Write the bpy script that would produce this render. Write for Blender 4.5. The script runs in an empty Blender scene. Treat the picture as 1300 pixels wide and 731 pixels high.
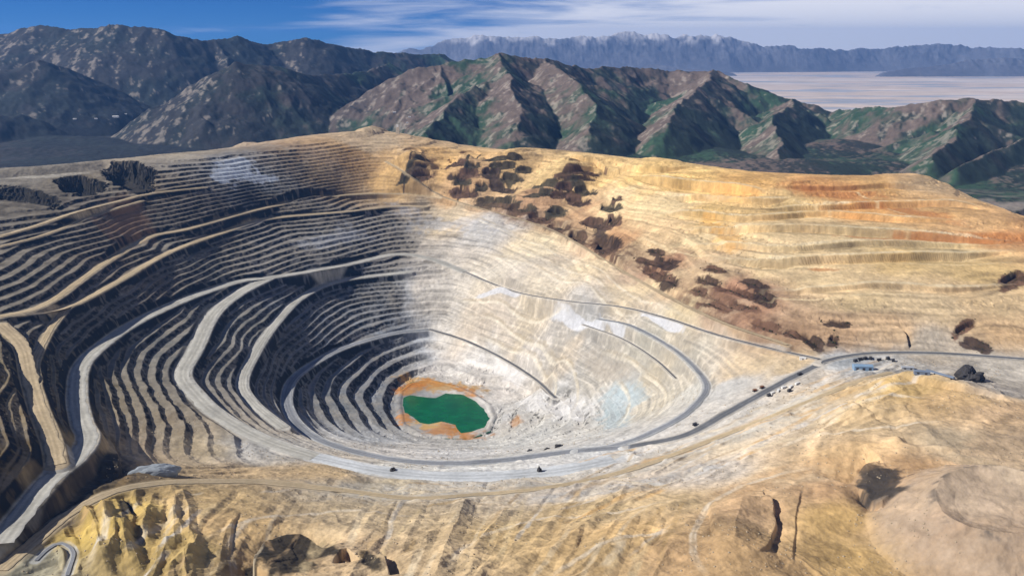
import bpy, math, random
import numpy as np
random.seed(7)
R = math.radians
scn = bpy.context.scene
col = scn.collection
F32 = np.float32

# ------------------------------------------------------------------ camera
CW, CH, FOC = 1300.0, 731.0, 1173.0
PITCH = R(14.6)
H = 800.0
cp, sp = math.cos(PITCH), math.sin(PITCH)
cd = bpy.data.cameras.new('camera'); cam = bpy.data.objects.new('camera', cd); col.objects.link(cam)
cam.location = (0, 0, H); cam.rotation_euler = (math.pi/2 - PITCH, 0, 0)
cd.sensor_width = 36; cd.lens = FOC/CW*36; cd.clip_start = 5; cd.clip_end = 400000
scn.camera = cam

def ray(u, v):
    tx = (u-CW/2)/FOC; ty = -(v-CH/2)/FOC
    return tx, cp + ty*sp, -sp + ty*cp
def at_z(u, v, z):
    x, y, w = ray(u, v); t = (z-H)/w
    return x*t, y*t, z
def at_d(u, v, d):
    x, y, w = ray(u, v); t = d/y
    return x*t, d, H+w*t

# ------------------------------------------------------------------ noise
def _hash(ix, iy, seed):
    h = (ix.astype(np.int64)*374761393 + iy.astype(np.int64)*668265263 + seed*982451653) & 0xffffffff
    h = ((h ^ (h >> 13))*1274126177) & 0xffffffff
    return (h ^ (h >> 16)) & 0xffffffff
def gnoise(x, y, seed=0):
    ix = np.floor(x); iy = np.floor(y)
    fx = (x-ix).astype(F32); fy = (y-iy).astype(F32)
    ix = ix.astype(np.int64); iy = iy.astype(np.int64)
    ux = fx*fx*fx*(fx*(fx*6-15)+10); uy = fy*fy*fy*(fy*(fy*6-15)+10)
    def g(dx, dy):
        a = _hash(ix+dx, iy+dy, seed).astype(F32)*F32(2*math.pi/4294967296.0)
        return np.cos(a)*(fx-dx) + np.sin(a)*(fy-dy)
    a = g(0, 0); b = g(1, 0); c = g(0, 1); d = g(1, 1)
    return ((a + (b-a)*ux) + ((c + (d-c)*ux) - (a + (b-a)*ux))*uy)*F32(1.5)
def fbm(x, y, scale, octv=4, seed=0, gain=.5):
    s = 0; a = 1.0; x = x/scale; y = y/scale; n = 0
    for o in range(octv):
        s = s + a*gnoise(x, y, seed+o*17); n += a
        a *= gain; x = x*2.03+11.3; y = y*2.03-7.7
    return s/n*1.6
def ridged(x, y, scale, octv=4, seed=0, gain=.5):
    s = 0; a = 1.0; x = x/scale; y = y/scale; n = 0
    for o in range(octv):
        s = s + a*(1-2*np.abs(gnoise(x, y, seed+o*29))); n += a
        a *= gain; x = x*2.07+5.1; y = y*2.07+3.3
    return s/n
def sstep(a, b, x):
    t = np.clip((x-a)/(b-a), 0, 1); return t*t*(3-2*t)

# ------------------------------------------------------------------ base relief: control heights
CTRL = []
def L(*pts):                 # (u, v, z) triples along a line, densified
    for a, b in zip(pts, pts[1:]):
        n = max(1, int(math.hypot(a[0]-b[0], a[1]-b[1])/55))
        for i in range(n):
            t = i/n; CTRL.append(tuple(a[k]+(b[k]-a[k])*t for k in range(3)))
    CTRL.append(pts[-1])
LAKE = -450
# lake shore
SHORE = [(510,512),(513,497),(525,488),(545,485),(570,490),(597,501),(615,513),(623,530),(617,545),(595,553),(565,553),(535,549),(515,538)]
WATER = [(510,504),(520,500),(540,503),(552,504),(565,498),(590,500),(605,508),(617,518),(624,531),(618,543),(600,549),(583,551),(575,540),(560,536),(545,540),(530,537),(522,530),(512,524),(508,514)]
for u, v in SHORE: CTRL.append((u, v, LAKE))
# ramp from the lip round the near side to the far side
G_ = [(545,418,-355),(500,423,-345),(440,440,-328),(400,460,-312),(372,482,-297),(364,508,-284),(376,536,-270),(410,560,-252),(480,580,-232),(560,588,-215),(640,584,-202),(720,574,-188),(800,567,-165),(870,552,-125),(930,520,-85),(1000,482,-45),(1050,458,-18)]
L(*G_)
L((545,418,-355),(600,437,-372),(650,462,-392),(690,490,-408))
# road that drops off the main haul road and runs the near lip
E_ = [(338,354,-106),(300,374,-112),(270,400,-118),(247,445,-128),(232,475,-134),(248,500,-138),(275,525,-142),(330,556,-146),(400,580,-150),(480,597,-152),(560,605,-152),(640,604,-152),(720,596,-150),(780,584,-142)]
L(*E_)
F_ = [(520,345,-170),(434,356,-180),(385,376,-186),(350,410,-192),(322,452,-198),(308,486,-204),(322,512,-208),(360,543,-212)]
L(*F_)
D_ = [(590,345,-170),(545,328,-142),(500,323,-130),(430,338,-122),(345,352,-106),(300,358,-98),(240,378,-76),(180,405,-56),(140,430,-48),(105,462,-32),(98,500,-18),(104,535,-8),(112,556,0),(95,582,10),(60,612,22),(0,690,42)]
L(*D_)
C_ = [(540,262,10),(500,262,19),(434,269,27),(340,278,32),(280,296,34),(215,320,34),(150,357,30),(90,388,46),(40,398,64),(0,402,76)]
L(*C_)
B_ = [(560,252,40),(500,246,62),(434,248,72),(340,263,74),(240,290,72),(190,301,68),(130,336,62),(60,385,66),(0,402,77)]
L(*B_)
L((0,300,175),(100,270,192),(190,246,202),(300,232,188),(420,222,165),(490,215,165))
L((0,256,225),(110,240,235),(190,226,240),(300,205,262),(420,192,262),(490,178,292))
L((0,214,255),(100,208,262),(200,196,278),(300,188,285),(400,172,292),(440,168,300),(500,168,308))
# left bay benches next to the camera
H_ = [(0,412,74),(28,440,60),(38,480,46),(50,520,36),(66,560,28),(72,590,24)]
L(*H_)
L((0,470,92),(0,560,92),(0,640,60))
# lower left
K_ = [(0,724,10),(40,690,6),(90,650,-2),(150,622,-20),(220,612,-45),(330,612,-85),(434,622,-110)]
L(*K_)
L((160,575,-60),(250,580,-110),(330,590,-135))
L((110,731,14),(250,731,10),(400,731,0),(520,731,0),(700,731,6),(860,731,12))
L((130,670,8),(250,665,-20),(380,660,-60),(500,650,-80),(640,650,-85),(760,655,-50))
L((500,622,-128),(620,622,-128),(740,612,-122),(860,590,-95),(960,545,-65))
L((870,640,-20),(960,600,-30),(1030,560,-10),(1090,510,5),(1120,478,12))
# right foreground
L((940,731,30),(1020,731,6),(1100,731,0))
L((900,680,25),(1000,640,10),(1060,620,10),(1090,690,0))
L((1150,480,42),(1200,492,50),(1250,505,52),(1300,515,50))
L((1120,560,40),(1200,560,55),(1300,570,60))
L((1100,610,20),(1180,615,42),(1300,600,60))
# right road and dump
L((1050,458,-18),(1110,450,-8),(1200,449,0),(1300,456,4))
L((1180,468,0),(1240,475,0),(1300,490,0))
# crest of right wall
L((560,252,40),(620,268,22),(700,292,-2),(760,322,-30),(800,350,-38),(860,382,-26),(920,408,-20),(980,432,-12))
L((590,345,-170),(640,365,-160),(720,385,-125),(800,402,-85),(880,420,-55),(960,440,-35),(1050,458,-18))
L((640,430,-330),(720,420,-215),(800,420,-140),(860,450,-130),(900,490,-125),(880,520,-130),(820,548,-150))
L((700,470,-330),(770,470,-260),(830,500,-235),(800,540,-235),(740,555,-250))
L((660,520,-405),(690,545,-370),(650,565,-350))
L((540,565,-330),(600,568,-330))
L((450,520,-380),(480,555,-370))
L((520,460,-420),(600,470,-420))
# dump behind
L((960,395,25),(1010,402,38),(1100,405,50),(1200,400,60),(1300,400,60))
L((880,350,38),(950,348,70),(1050,347,95),(1150,345,108),(1300,345,110))
L((800,315,28),(850,300,75),(920,300,115),(1000,300,140),(1150,300,150),(1300,300,158))
L((790,272,100),(830,265,130),(900,255,175),(1000,250,196),(1150,250,205),(1290,280,190))
L((800,206,262),(880,208,258),(940,225,240),(1000,240,225),(1100,222,235),(1180,225,232))
L((1200,232,216),(1250,257,202),(1300,284,188))
L((520,190,275),(590,190,272),(650,192,268),(720,203,258))
L((560,215,165),(640,235,112),(720,248,100),(775,295,22))
L((600,205,205),(680,215,185),(760,230,160))
CTRL = list(dict.fromkeys(CTRL))
pts = np.array([at_z(*c) for c in CTRL])
# ground falling away behind the workings
back = []
for u, d, z in [(-250,5600,90),(-100,5300,60),(60,5200,40),(200,5900,60),(350,6300,80),(500,6500,90),(650,6200,80),(800,5700,60),(950,5000,40),(1150,4750,60),(1250,4150,70),(1350,3700,50),(1500,3400,30)]:
    x, y, w = ray(u, 200); back.append((x/y*d, d, z))
for u, d, z in [(-250,7200,0),(0,7200,0),(400,7500,0),(800,7300,0),(1200,6800,0),(1500,6500,0)]:
    x, y, w = ray(u, 200); back.append((x/y*d, d, z))
side = [(-1500,900,120),(-1000,700,60),(0,700,20),(900,800,40),(1500,1100,60),(2000,1800,60),(2400,2600,110),(-1900,1500,150),(-2400,2300,180),(-2900,3300,220)]
pts = np.vstack([pts, back, side])

class TPS:
    def __init__(s, P, lam):
        s.c = P[:, :2]/1000; z = P[:, 2]; n = len(P)
        K = s.k(s.c, s.c) + lam*np.eye(n)
        Q = np.hstack([np.ones((n, 1)), s.c])
        A = np.block([[K, Q], [Q.T, np.zeros((3, 3))]])
        sol = np.linalg.solve(A, np.concatenate([z, np.zeros(3)]))
        s.w, s.a = sol[:n], sol[n:]
    @staticmethod
    def k(a, b):
        d2 = ((a[:, None, :]-b[None, :, :])**2).sum(-1)
        return .5*d2*np.log(d2+1e-9)
    def __call__(s, x, y):
        sh = x.shape; q = np.stack([x.ravel(), y.ravel()], 1)/1000
        o = np.empty(len(q))
        for i in range(0, len(q), 20000):
            b = q[i:i+20000]; o[i:i+20000] = s.k(b, s.c) @ s.w + s.a[0] + b @ s.a[1:]
        return o.reshape(sh)
tps = TPS(pts, 2e-3)

# polar grid about the foot of the camera
PH0, PH1 = R(-37), R(37)
NC = 430*4+1
def radii():
    r = [850.0]
    while r[-1] < 7000:
        q = r[-1]
        r.append(q + (1.9 if q < 1500 else 2.6 if q < 2600 else 2.9 if q < 5200 else 9.0))
    n = (len(r)-1)//4*4
    return np.array(r[:n+1])
rr = radii(); ph = np.linspace(PH0, PH1, NC)
rc, pc = rr[::4], ph[::4]
Zc = tps(rc[:, None]*np.sin(pc)[None], rc[:, None]*np.cos(pc)[None])
def up_axis(A):               # x4 Catmull-Rom along axis 0
    n = A.shape[0]; P = np.concatenate([2*A[:1]-A[1:2], A, 2*A[-1:]-A[-2:-1]])
    out = np.empty(((n-1)*4+1,)+A.shape[1:])
    p0, p1, p2, p3 = P[:-3], P[1:-2], P[2:-1], P[3:]
    for k in range(4):
        t = k/4
        out[k:-1:4] = .5*((2*p1)+(-p0+p2)*t+(2*p0-5*p1+4*p2-p3)*t*t+(-p0+3*p1-3*p2+p3)*t**3)
    out[-1] = A[-1]
    return out
def upsample(A): return up_axis(up_axis(A).T).T
Zb = upsample(Zc)
X = (rr[:, None]*np.sin(ph)[None]); Y = (rr[:, None]*np.cos(ph)[None])

def samp(A, x, y):            # bilinear sample of a full grid field
    r = np.hypot(x, y); p = np.arctan2(x, y)
    fi = np.interp(r, rr, np.arange(len(rr))); fj = (p-PH0)/(PH1-PH0)*(NC-1)
    fi = np.clip(fi, 0, len(rr)-1.001); fj = np.clip(fj, 0, NC-1.001)
    i = fi.astype(int); j = fj.astype(int); a = fi-i; b = fj-j
    return (A[i, j]*(1-a)*(1-b)+A[i+1, j]*a*(1-b)+A[i, j+1]*(1-a)*b+A[i+1, j+1]*a*b)
def P(u, v, A=None, rmin=850.0):           # pixel -> point on the (smooth) ground
    A = Zb if A is None else A
    x, y, w = ray(u, v); hl = math.hypot(x, y)
    r = np.arange(rmin, 7000, 4.0); t = r/hl
    d = (H + w*t) - samp(A, x*t, y*t)
    k = np.argmax(d < 0) if (d < 0).any() else len(r)-1
    if k > 0 and d[k] < 0: tt = t[k-1]+(t[k]-t[k-1])*d[k-1]/(d[k-1]-d[k])
    else: tt = t[k]
    return np.array([x*tt, y*tt, H+w*tt])

# ------------------------------------------------------------------ helpers for regions
def pix(x, y, z):
    dep = y*cp - (z-H)*sp; up = y*sp + (z-H)*cp
    return CW/2 + FOC*x/dep, CH/2 - FOC*up/dep
WX = fbm(X, Y, 160, 4, 91); WY = fbm(X, Y, 160, 4, 92)
NF = fbm(X, Y, 38, 4, 93, .65)
def spot(u, v, ru, rv, rot=0, soft=.35, warp=.35, pn=2.0):     # soft patch on the ground, 0..1
    c = P(u, v); a = R(rot)
    p1 = P(u+ru*math.cos(a), v+ru*math.sin(a)); p2 = P(u-rv*math.sin(a), v+rv*math.cos(a))
    M = np.array([[p1[0]-c[0], p2[0]-c[0]], [p1[1]-c[1], p2[1]-c[1]]])
    if abs(np.linalg.det(M)) < 1: M = M + np.eye(2)*10
    I = np.linalg.inv(M)
    reach = max(np.linalg.norm(M[:, 0]), np.linalg.norm(M[:, 1]))*1.8
    rad = math.hypot(c[0], c[1]); pp = math.atan2(c[0], c[1])
    i0, i1 = np.searchsorted(rr, [rad-reach, rad+reach]); dp = reach/max(rad-reach*.5, 300)
    j0, j1 = np.searchsorted(ph, [pp-dp, pp+dp])
    sl = (slice(i0, max(i1, i0+1)), slice(j0, max(j1, j0+1)))
    dx = X[sl]-c[0]; dy = Y[sl]-c[1]
    a1 = I[0, 0]*dx+I[0, 1]*dy + warp*WX[sl]; b1 = I[1, 0]*dx+I[1, 1]*dy + warp*WY[sl]
    nrm_ = (np.abs(a1)**pn+np.abs(b1)**pn)**(1/pn)
    return sl, sstep(-soft, soft, 1-nrm_+warp*NF[sl])

# ------------------------------------------------------------------ fields steering terraces, from scattered map notes
def idw(notes, power=3.0):       # notes: (u, v, values...) -> fields, blended in (bearing, log range)
    N = [(P(n[0], n[1]), n[2:]) for n in notes]
    q = np.array([[math.atan2(p[0], p[1])*3.0, math.log(math.hypot(p[0], p[1]))*3.0] for p, _ in N])
    val = np.array([v for _, v in N], float)
    s = 2
    gx = (np.arctan2(X, Y)*3.0)[::s, ::s]; gy = (np.log(np.hypot(X, Y))*3.0)[::s, ::s]
    gx = gx + WX[::s, ::s]*.05; gy = gy + WY[::s, ::s]*.05
    num = np.zeros(gx.shape+(val.shape[1],), F32); den = np.zeros(gx.shape, F32)
    for (a, b), v in zip(q, val):
        w = (1.0/(((gx-a)**2+(gy-b)**2)+1e-4)**(power/2)).astype(F32)
        den += w; num += w[..., None]*v
    f = num/den[..., None]
    fi = np.minimum(np.arange(len(rr))/s, f.shape[0]-1); fj = np.minimum(np.arange(NC)/s, f.shape[1]-1)
    i0 = np.floor(fi).astype(int); i1 = np.minimum(i0+1, f.shape[0]-1); a = (fi-i0)[:, None, None]
    g = f[i0]*(1-a)+f[i1]*a
    j0 = np.floor(fj).astype(int); j1 = np.minimum(j0+1, f.shape[1]-1); b = (fj-j0)[None, :, None]
    return (g[:, j0]*(1-b)+g[:, j1]*b).astype(F32)

#        u    v   strength of benches
BENCH = [(100,300,1),(250,300,1),(400,300,1),(480,290,1),(540,280,.7),(600,290,.35),(680,330,.25),(760,370,.25),(860,410,.2),
 (30,360,1),(60,440,1),(150,480,1),(250,440,1),(330,420,1),(420,400,1),(480,380,1),(540,380,.6),(600,400,.3),(680,430,.3),(760,450,.4),(850,480,.4),
 (400,500,.9),(450,500,1),(480,470,1),(520,450,.8),(580,450,.35),(640,480,.6),(700,520,.8),(760,530,.8),(680,480,.5),(640,530,.8),(560,570,.5),(480,565,.6),
 (440,200,.7),(350,200,.9),(200,235,.9),(100,250,.9),(500,215,.6),(300,540,.7),(200,520,1),(140,540,.8),(20,560,1),(0,500,1),(20,620,.9),
 (560,200,.2),(620,210,.5),(720,230,.5),(780,280,.3),(860,330,.5),(930,380,.5),(1000,250,.4),(1000,300,.5),(1100,300,.5),(1200,300,.5),(1000,350,.3),(1150,350,.3),(1270,330,.3),(1050,420,.3),(1200,420,.1),(900,230,.3),
 (200,600,0),(300,600,0),(400,610,0),(500,615,0),(700,610,0),(900,560,0),(1000,500,0),(1100,500,0),(1250,500,0),(1250,600,0),(1100,650,0),(900,680,0),(700,680,0),(500,680,0),(300,680,0),(150,680,0),(60,720,0),(100,620,0),(1080,460,0),(600,600,0),(800,580,0),(0,210,.2),(100,195,0),(300,180,.2),(430,170,.1)]
bm_ = idw(BENCH)[..., 0]
DUMP = [(u, v, 1) for u, v in [(560,200),(620,210),(720,230),(780,280),(860,330),(930,380),(1000,250),(1000,300),(1100,300),(1200,300),(1000,350),(1150,350),(1270,330),(1050,420),(900,230),(650,240),(700,270)]]
DUMP += [(u, v, 0) for u, v in [(500,250),(540,280),(600,290),(700,330),(760,360),(860,410),(480,200),(400,250),(950,450),(300,300),(600,400),(100,300)]]
dm_ = idw(DUMP)[..., 0]; dm_ = sstep(.35, .65, dm_)

# ------------------------------------------------------------------ terracing
BH = 13.5
dph = ph[1]-ph[0]
def slope_of(Z):
    gr = np.gradient(Z, rr, axis=0); gp = np.gradient(Z, ph, axis=1)/rr[:, None]
    return gr, gp
n1 = fbm(X, Y, 420, 4, 3); n2 = fbm(X, Y, 60, 3, 5); n3 = fbm(X, Y, 16, 3, 8)
zq = Zb + 5.0*n1 + 1.1*n2 + .35*n3
gr, gp = slope_of(Zb); sl0 = np.hypot(gr, gp)
def terr(zq, BH, fs):
    k = np.floor(zq/BH); t = zq/BH - k
    face = np.clip(sl0/fs, .12, .78)          # share of the pitch taken by the steep face
    tt = np.clip((t-(1-face))/face, 0, 1)
    return (k+tt*.95+t*.05)*BH
lf_ = sstep(250, -500, X - .12*(Y-3000)); zt = terr(zq, BH, 1.05-.1*lf_)*(1-dm_) + terr(zq, 27.0, 1.3)*dm_
in_ = sstep(-300, -335, Zb)*(1-dm_); zt = zt*(1-in_) + terr(zq, 24.0, 1.0)*in_
# talus chutes break the faces
ch = sstep(.12, .42, fbm(X, Y, 34, 3, 12))*.75 + .25*sstep(.2, .5, fbm(X, Y, 150, 3, 13))
amt = np.clip(bm_*1.15, 0, 1)*sstep(.08, .2, sl0)
Z = Zb + 1.5*n2 + (zt - zq)*amt*(1-ch*.5*sstep(-900, -100, X-.1*(Y-3000))) + n1*4*(1-amt)

# ------------------------------------------------------------------ roads
def smooth_line(P3, step=12.0):
    P3 = np.array(P3); out = []
    n = len(P3)
    E = np.vstack([2*P3[0]-P3[1], P3, 2*P3[-1]-P3[-2]])
    for i in range(n-1):
        p0, p1, p2, p3 = E[i:i+4]
        m = max(2, int(np.linalg.norm(p2-p1)/step))
        for q in range(m):
            t = q/m
            out.append(.5*((2*p1)+(-p0+p2)*t+(2*p0-5*p1+4*p2-p3)*t*t+(-p0+3*p1-3*p2+p3)*t**3))
    out.append(P3[-1]); A = np.array(out)
    z = A[:, 2].copy()
    for _ in range(12): z[1:-1] = (z[:-2]+2*z[1:-1]+z[2:])/4
    A[:, 2] = z
    return A
ROADS = []      # (name, line, width array, material key)
def road(name, uv, w0, w1, mat, berm=0, carve=1.0):
    A = smooth_line([P(u, v) if len(q) == 0 else np.array(at_z(u, v, q[0])) for u, v, *q in uv])
    w = np.linspace(w0, w1, len(A))
    ROADS.append((name, A, w, mat, carve))
road('haul_road', [(u, v) for u, v, z in D_], 34, 40, 'pale')
road('haul_road', [(u, v) for u, v, z in E_][:9], 46, 42, 'pale')
road('haul_road', [(u, v) for u, v, z in E_][8:], 42, 52, 'white')
road('haul_road', [(u, v) for u, v, z in F_], 26, 30, 'pale')
road('haul_road', [(u, v) for u, v, z in G_][:13], 24, 32, 'grey')
road('haul_road', [(u, v) for u, v, z in G_][12:], 32, 26, 'asphalt')
road('haul_road', [(u, v) for u, v, z in C_], 22, 24, 'tan')
road('haul_road', [(u, v) for u, v, z in B_], 18, 26, 'tan')
road('haul_road', [(u, v) for u, v, z in H_], 34, 32, 'tan')
road('haul_road', [(85,390),(66,415),(52,440),(42,462),(44,485)], 16, 22, 'tan')
road('haul_road', [(u, v) for u, v, z in K_], 26, 20, 'tan')
road('haul_road', [(434,622),(520,632),(600,628),(700,618),(800,596),(900,560),(1000,520),(1080,488),(1130,473)], 16, 14, 'tan')
road('haul_road', [(1042,460),(1075,452),(1120,448),(1200,449),(1300,456),(1380,462)], 22, 22, 'asphalt')
road('haul_road', [(592,346),(620,358),(660,372),(720,382),(790,390),(850,405),(900,422),(960,438),(1040,456)], 10, 14, 'asphalt')
road('haul_road', [(760,405),(800,413),(850,440),(880,465),(897,490),(885,512),(860,532),(820,552),(780,566),(735,573)], 14, 20, 'grey')
road('haul_road', [(740,412),(790,430),(830,455),(858,480)], 6, 8, 'asphalt')
road('haul_road', [(545,418),(590,432),(640,456),(680,482),(705,505)], 16, 14, 'asphalt')
road('haul_road', [(0,300),(45,287),(95,270),(150,256),(190,246),(260,238)], 20, 16, 'tan')
road('haul_road', [(0,313),(60,297),(130,270),(180,255)], 14, 12, 'tan')
road('haul_road', [(490,205),(515,220),(540,236),(556,247),(600,262),(700,292),(800,350),(900,402),(1000,438)], 10, 12, 'tan')
road('haul_road', [(85,731),(93,702),(78,691),(60,698),(45,712)], 7, 7, 'grey')
roadmask = np.zeros(X.shape, F32); flatmask = np.zeros(X.shape, F32); shoulder = np.zeros(X.shape+(3,), F32)
RC = dict(pale=(.44,.43,.39), tan=(.46,.37,.24), grey=(.40,.41,.41), asphalt=(.46,.43,.38), white=(.54,.56,.57))
def carve(A, w):
    global Z
    for i in range(0, len(A)-1):
        a, b = A[i], A[i+1]; W = w[i]*.5; infl = W*1.25+15
        c = (a+b)/2; rad = math.hypot(c[0], c[1]); reach = infl+np.linalg.norm(b-a)
        i0, i1 = np.searchsorted(rr, [rad-reach, rad+reach])
        pp = math.atan2(c[0], c[1]); dp = reach/rad
        j0, j1 = np.searchsorted(ph, [pp-dp, pp+dp])
        if i1 <= i0 or j1 <= j0: continue
        s = (slice(i0, i1), slice(j0, j1))
        d = b[:2]-a[:2]; l2 = d@d+1e-6
        tx = np.clip(((X[s]-a[0])*d[0]+(Y[s]-a[1])*d[1])/l2, 0, 1)
        dist = np.hypot(X[s]-a[0]-tx*d[0], Y[s]-a[1]-tx*d[1])
        m = 1-sstep(W+3, infl, dist)
        zz = a[2]+(b[2]-a[2])*tx
        better = dist < CD[s]
        CZ[s] = np.where(better, zz, CZ[s]); CM[s] = np.maximum(CM[s], m); CD[s] = np.minimum(CD[s], dist)
for name, A, w, mat, cv in ROADS:
    CM = np.zeros(X.shape, F32); CZ = np.zeros(X.shape, F32); CD = np.full(X.shape, 1e9, F32)
    carve(A, w)
    Z = Z*(1-CM) + CZ*CM
    FM = sstep(.8, 1, CM)
    shoulder = np.where(FM[..., None] > .01, np.array(RC[mat], F32), shoulder); flatmask = np.maximum(flatmask, FM)
    roadmask = np.maximum(roadmask, CM)

# ------------------------------------------------------------------ foreground lumps, gullies
fg = sstep(.35, .05, bm_)*sstep(3000, 2300, np.hypot(X, Y))*(1-roadmask)
def along(du, dv, L1, L2, seed, octv=4, warp=18):     # noise drawn out along a compass direction
    l = math.hypot(du, dv); du, dv = du/l, dv/l
    p = (X+warp*WX)*du + (Y+warp*WY)*dv; q = (Y+warp*WY)*du - (X+warp*WX)*dv
    return fbm(p/L1, q/L2, 1.0, octv, seed)
right = sstep(-150, 250, X)
flowL = along(.75, .66, 330, 42, 23); flowR = along(.8, .6, 520, 34, 24)
rad_ = np.hypot(X, Y) - .22*X; calm = np.maximum(sstep(250, 520, X)*sstep(2050, 1750, np.hypot(X, Y)), 1.5*sstep(1480, 1580, rad_)*sstep(-650, -450, X))
flow = (flowL*(1-right) + flowR*right*.5)*(1-.55*calm)
Z += fg*(6*ridged(X+60*WX, Y+60*WY, 190, 3, 21) - 2 + 5.5*flow + .9*fbm(X, Y, 40, 3, 22) + .5*ridged(X, Y, 26, 3, 27))
Z += (1-roadmask)*(.9*n3)

def add(u, v, ru, rv, rot, dz, soft=.5, warp=.3):
    global Z
    s, m = spot(u, v, ru, rv, rot, soft, warp); Z[s] += dz*m

def pline(uv): return np.array([P(u, v) for u, v in uv])
def near(A, reach):
    rad = np.hypot(A[:, 0], A[:, 1]); pp = np.arctan2(A[:, 0], A[:, 1])
    i0, i1 = np.searchsorted(rr, [rad.min()-reach, rad.max()+reach]); dp = reach/rad.min()
    j0, j1 = np.searchsorted(ph, [pp.min()-dp, pp.max()+dp]); s = (slice(i0, max(i1, i0+1)), slice(j0, max(j1, j0+1)))
    x = X[s]+6*WX[s]; y = Y[s]+6*WY[s]; best = np.full(x.shape, 1e9); sgn = np.ones(x.shape); tt = np.zeros(x.shape); n = len(A)-1
    for i in range(n):
        a = A[i, :2]; e = A[i+1, :2]-a; t = np.clip(((x-a[0])*e[0]+(y-a[1])*e[1])/(e@e+1e-6), 0, 1)
        dx = x-a[0]-t*e[0]; dy = y-a[1]-t*e[1]; d = np.hypot(dx, dy); m = d < best
        best = np.where(m, d, best); sgn = np.where(m, np.sign(e[0]*dy-e[1]*dx), sgn); tt = np.where(m, (i+t)/n, tt)
    return s, best, sgn, tt
def scarp(uv, drop, out, rise=.35, w=5.0):      # left of the line stays high, right of it drops and climbs back
    A = smooth_line(pline(uv), 8)
    s, d, sg, t = near(A, max(out, 60)*1.6)
    end = np.clip(np.minimum(t, 1-t)*5, 0, 1)
    lo = -drop*sstep(0, w, d)*np.exp(-(d/out)**2); hi = drop*rise*np.exp(-(d/(out*.8))**2)
    Z[s] += np.where(sg > 0, hi, lo + hi*(1-sstep(0, w, d)))*end*(1-roadmask[s])
def mound(uv, h, w, pw=1.0):
    A = smooth_line(pline(uv), 8) if len(uv) > 1 else pline(uv*2)+np.array([[0,0,0],[1,1,0]])
    s, d, sg, t = near(A, w*1.5)
    Z[s] += h*np.clip(1-d/w*(1+.25*WX[s]), 0, 1)**pw*(1-roadmask[s])
SCRUB = [(522,194,13,3),(523,203,18,4),(526,212,19,5),(537,222,15,6),(519,226,15,4),(595,197,14,4),(578,207,13,4),(599,211,9,5),(580,224,12,4),(593,220,15,5),(588,231,14,4),(590,244,16,6),(610,237,7,5),
 (635,201,24,4),(636,211,18,4),(623,220,12,6),(638,239,20,5),(631,257,28,6),(650,227,14,5),(664,216,9,4),(736,216,28,5),(732,226,24,4),(694,232,15,4),(718,236,12,5),(741,242,14,6),(686,244,17,4),(710,247,12,4),(732,255,15,5),
 (783,253,7,4),(775,263,14,6),(781,279,9,6),(756,284,18,6),(770,314,18,9),(732,303,12,7),(708,289,14,5),(660,266,18,6),(684,277,18,6),(706,270,14,5)]
SCRUB = [(a[0], a[1], a[2]*1.08, a[3]*1.2, 0) for a in SCRUB]
SCRUB2 = [(834,320,14,5,0),(822,333,18,5,8),(848,334,16,7,0),(832,346,22,6,12),(851,358,17,7,10),(908,340,16,5,0),(897,355,14,6,8),(889,369,10,6,10),(932,367,27,6,15),(959,361,16,6,15),(971,377,19,8,20),(906,387,24,5,15),(944,388,20,5,10),(975,414,19,7,15),
 (1030,432,18,8,30),(1058,432,8,8,0),(1062,410,20,5,5),(1005,424,12,5,15),(1225,415,16,7,-30),(1240,438,18,6,15),(1285,355,18,10,-20)]
# scarps: high side on the left of the direction of travel
scarp([(345,731),(322,722),(330,702),(352,690),(385,688),(412,697)][::-1], 34, 55)
scarp([(420,715),(428,704),(440,700),(455,712)], 14, 26)
scarp([(478,700),(488,712),(492,731)][::-1], 16, 24)
scarp([(966,620),(973,632),(980,648),(984,662),(982,678),(970,697),(955,703)][::-1], 9, 15, .5, 5)
scarp([(900,640),(906,665),(915,685)], 6, 20)
scarp([(1016,616),(1009,640),(1010,670),(1004,720)][::-1], 3, 8, .3, 5)
scarp([(1078,614),(1100,596),(1125,588)][::-1], 30, 50, .3)
scarp([(1090,622),(1112,645),(1130,640)], 14, 20)
scarp([(154,630),(160,642),(162,654),(170,666)][::-1], 9, 12)
scarp([(128,548),(140,560),(150,575),(150,592),(142,602)][::-1], 16, 24, .2)
scarp([(130,611),(170,602),(200,595),(235,585)][::-1], 18, 40, .1)
scarp([(-10,217),(60,213),(130,206),(165,203)], 70, 140, .1, 130)
def pit(u, v, ru, rv, rot, dep):
    s, m = spot(u, v, ru, rv, rot, .3, .2); Z[s] -= dep*m*(1-roadmask[s])
pit(102, 233, 26, 11, 5, 70); pit(163, 219, 30, 15, 15, 90); pit(28, 248, 44, 8, 10, 45)
scarp([(800,222),(870,230),(940,236),(975,246)], 34, 90, .2, 6)
scarp([(700,206),(760,208),(820,212),(890,213)], 22, 70, .2, 6)
scarp([(840,250),(900,246),(960,252),(1010,250)], 20, 70, .2, 6)
scarp([(980,236),(1060,236),(1130,232),(1190,240)], 18, 60, .2, 6)
scarp([(820,272),(880,268),(950,274),(1040,270),(1130,276),(1220,280)], 18, 60, .2, 5)
scarp([(860,312),(920,309),(1000,312),(1100,306),(1200,309),(1290,312)], 16, 50, .2, 5)
scarp([(960,372),(1040,366),(1120,362),(1200,366),(1290,360)], 12, 50, .2, 5)
scarp([(960,262),(1080,259),(1200,256),(1250,266)], 22, 50, .2, 5)
scarp([(860,292),(960,287),(1100,292),(1290,306)], 24, 60, .2, 5)
scarp([(900,332),(1000,328),(1150,322),(1290,320)], 24, 60, .2, 5)
scarp([(304,650),(297,668),(292,684),(284,700)][::-1], 4, 9)
scarp([(1136,412),(1146,422),(1151,432),(1153,442)][::-1], 10, 14)
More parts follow.
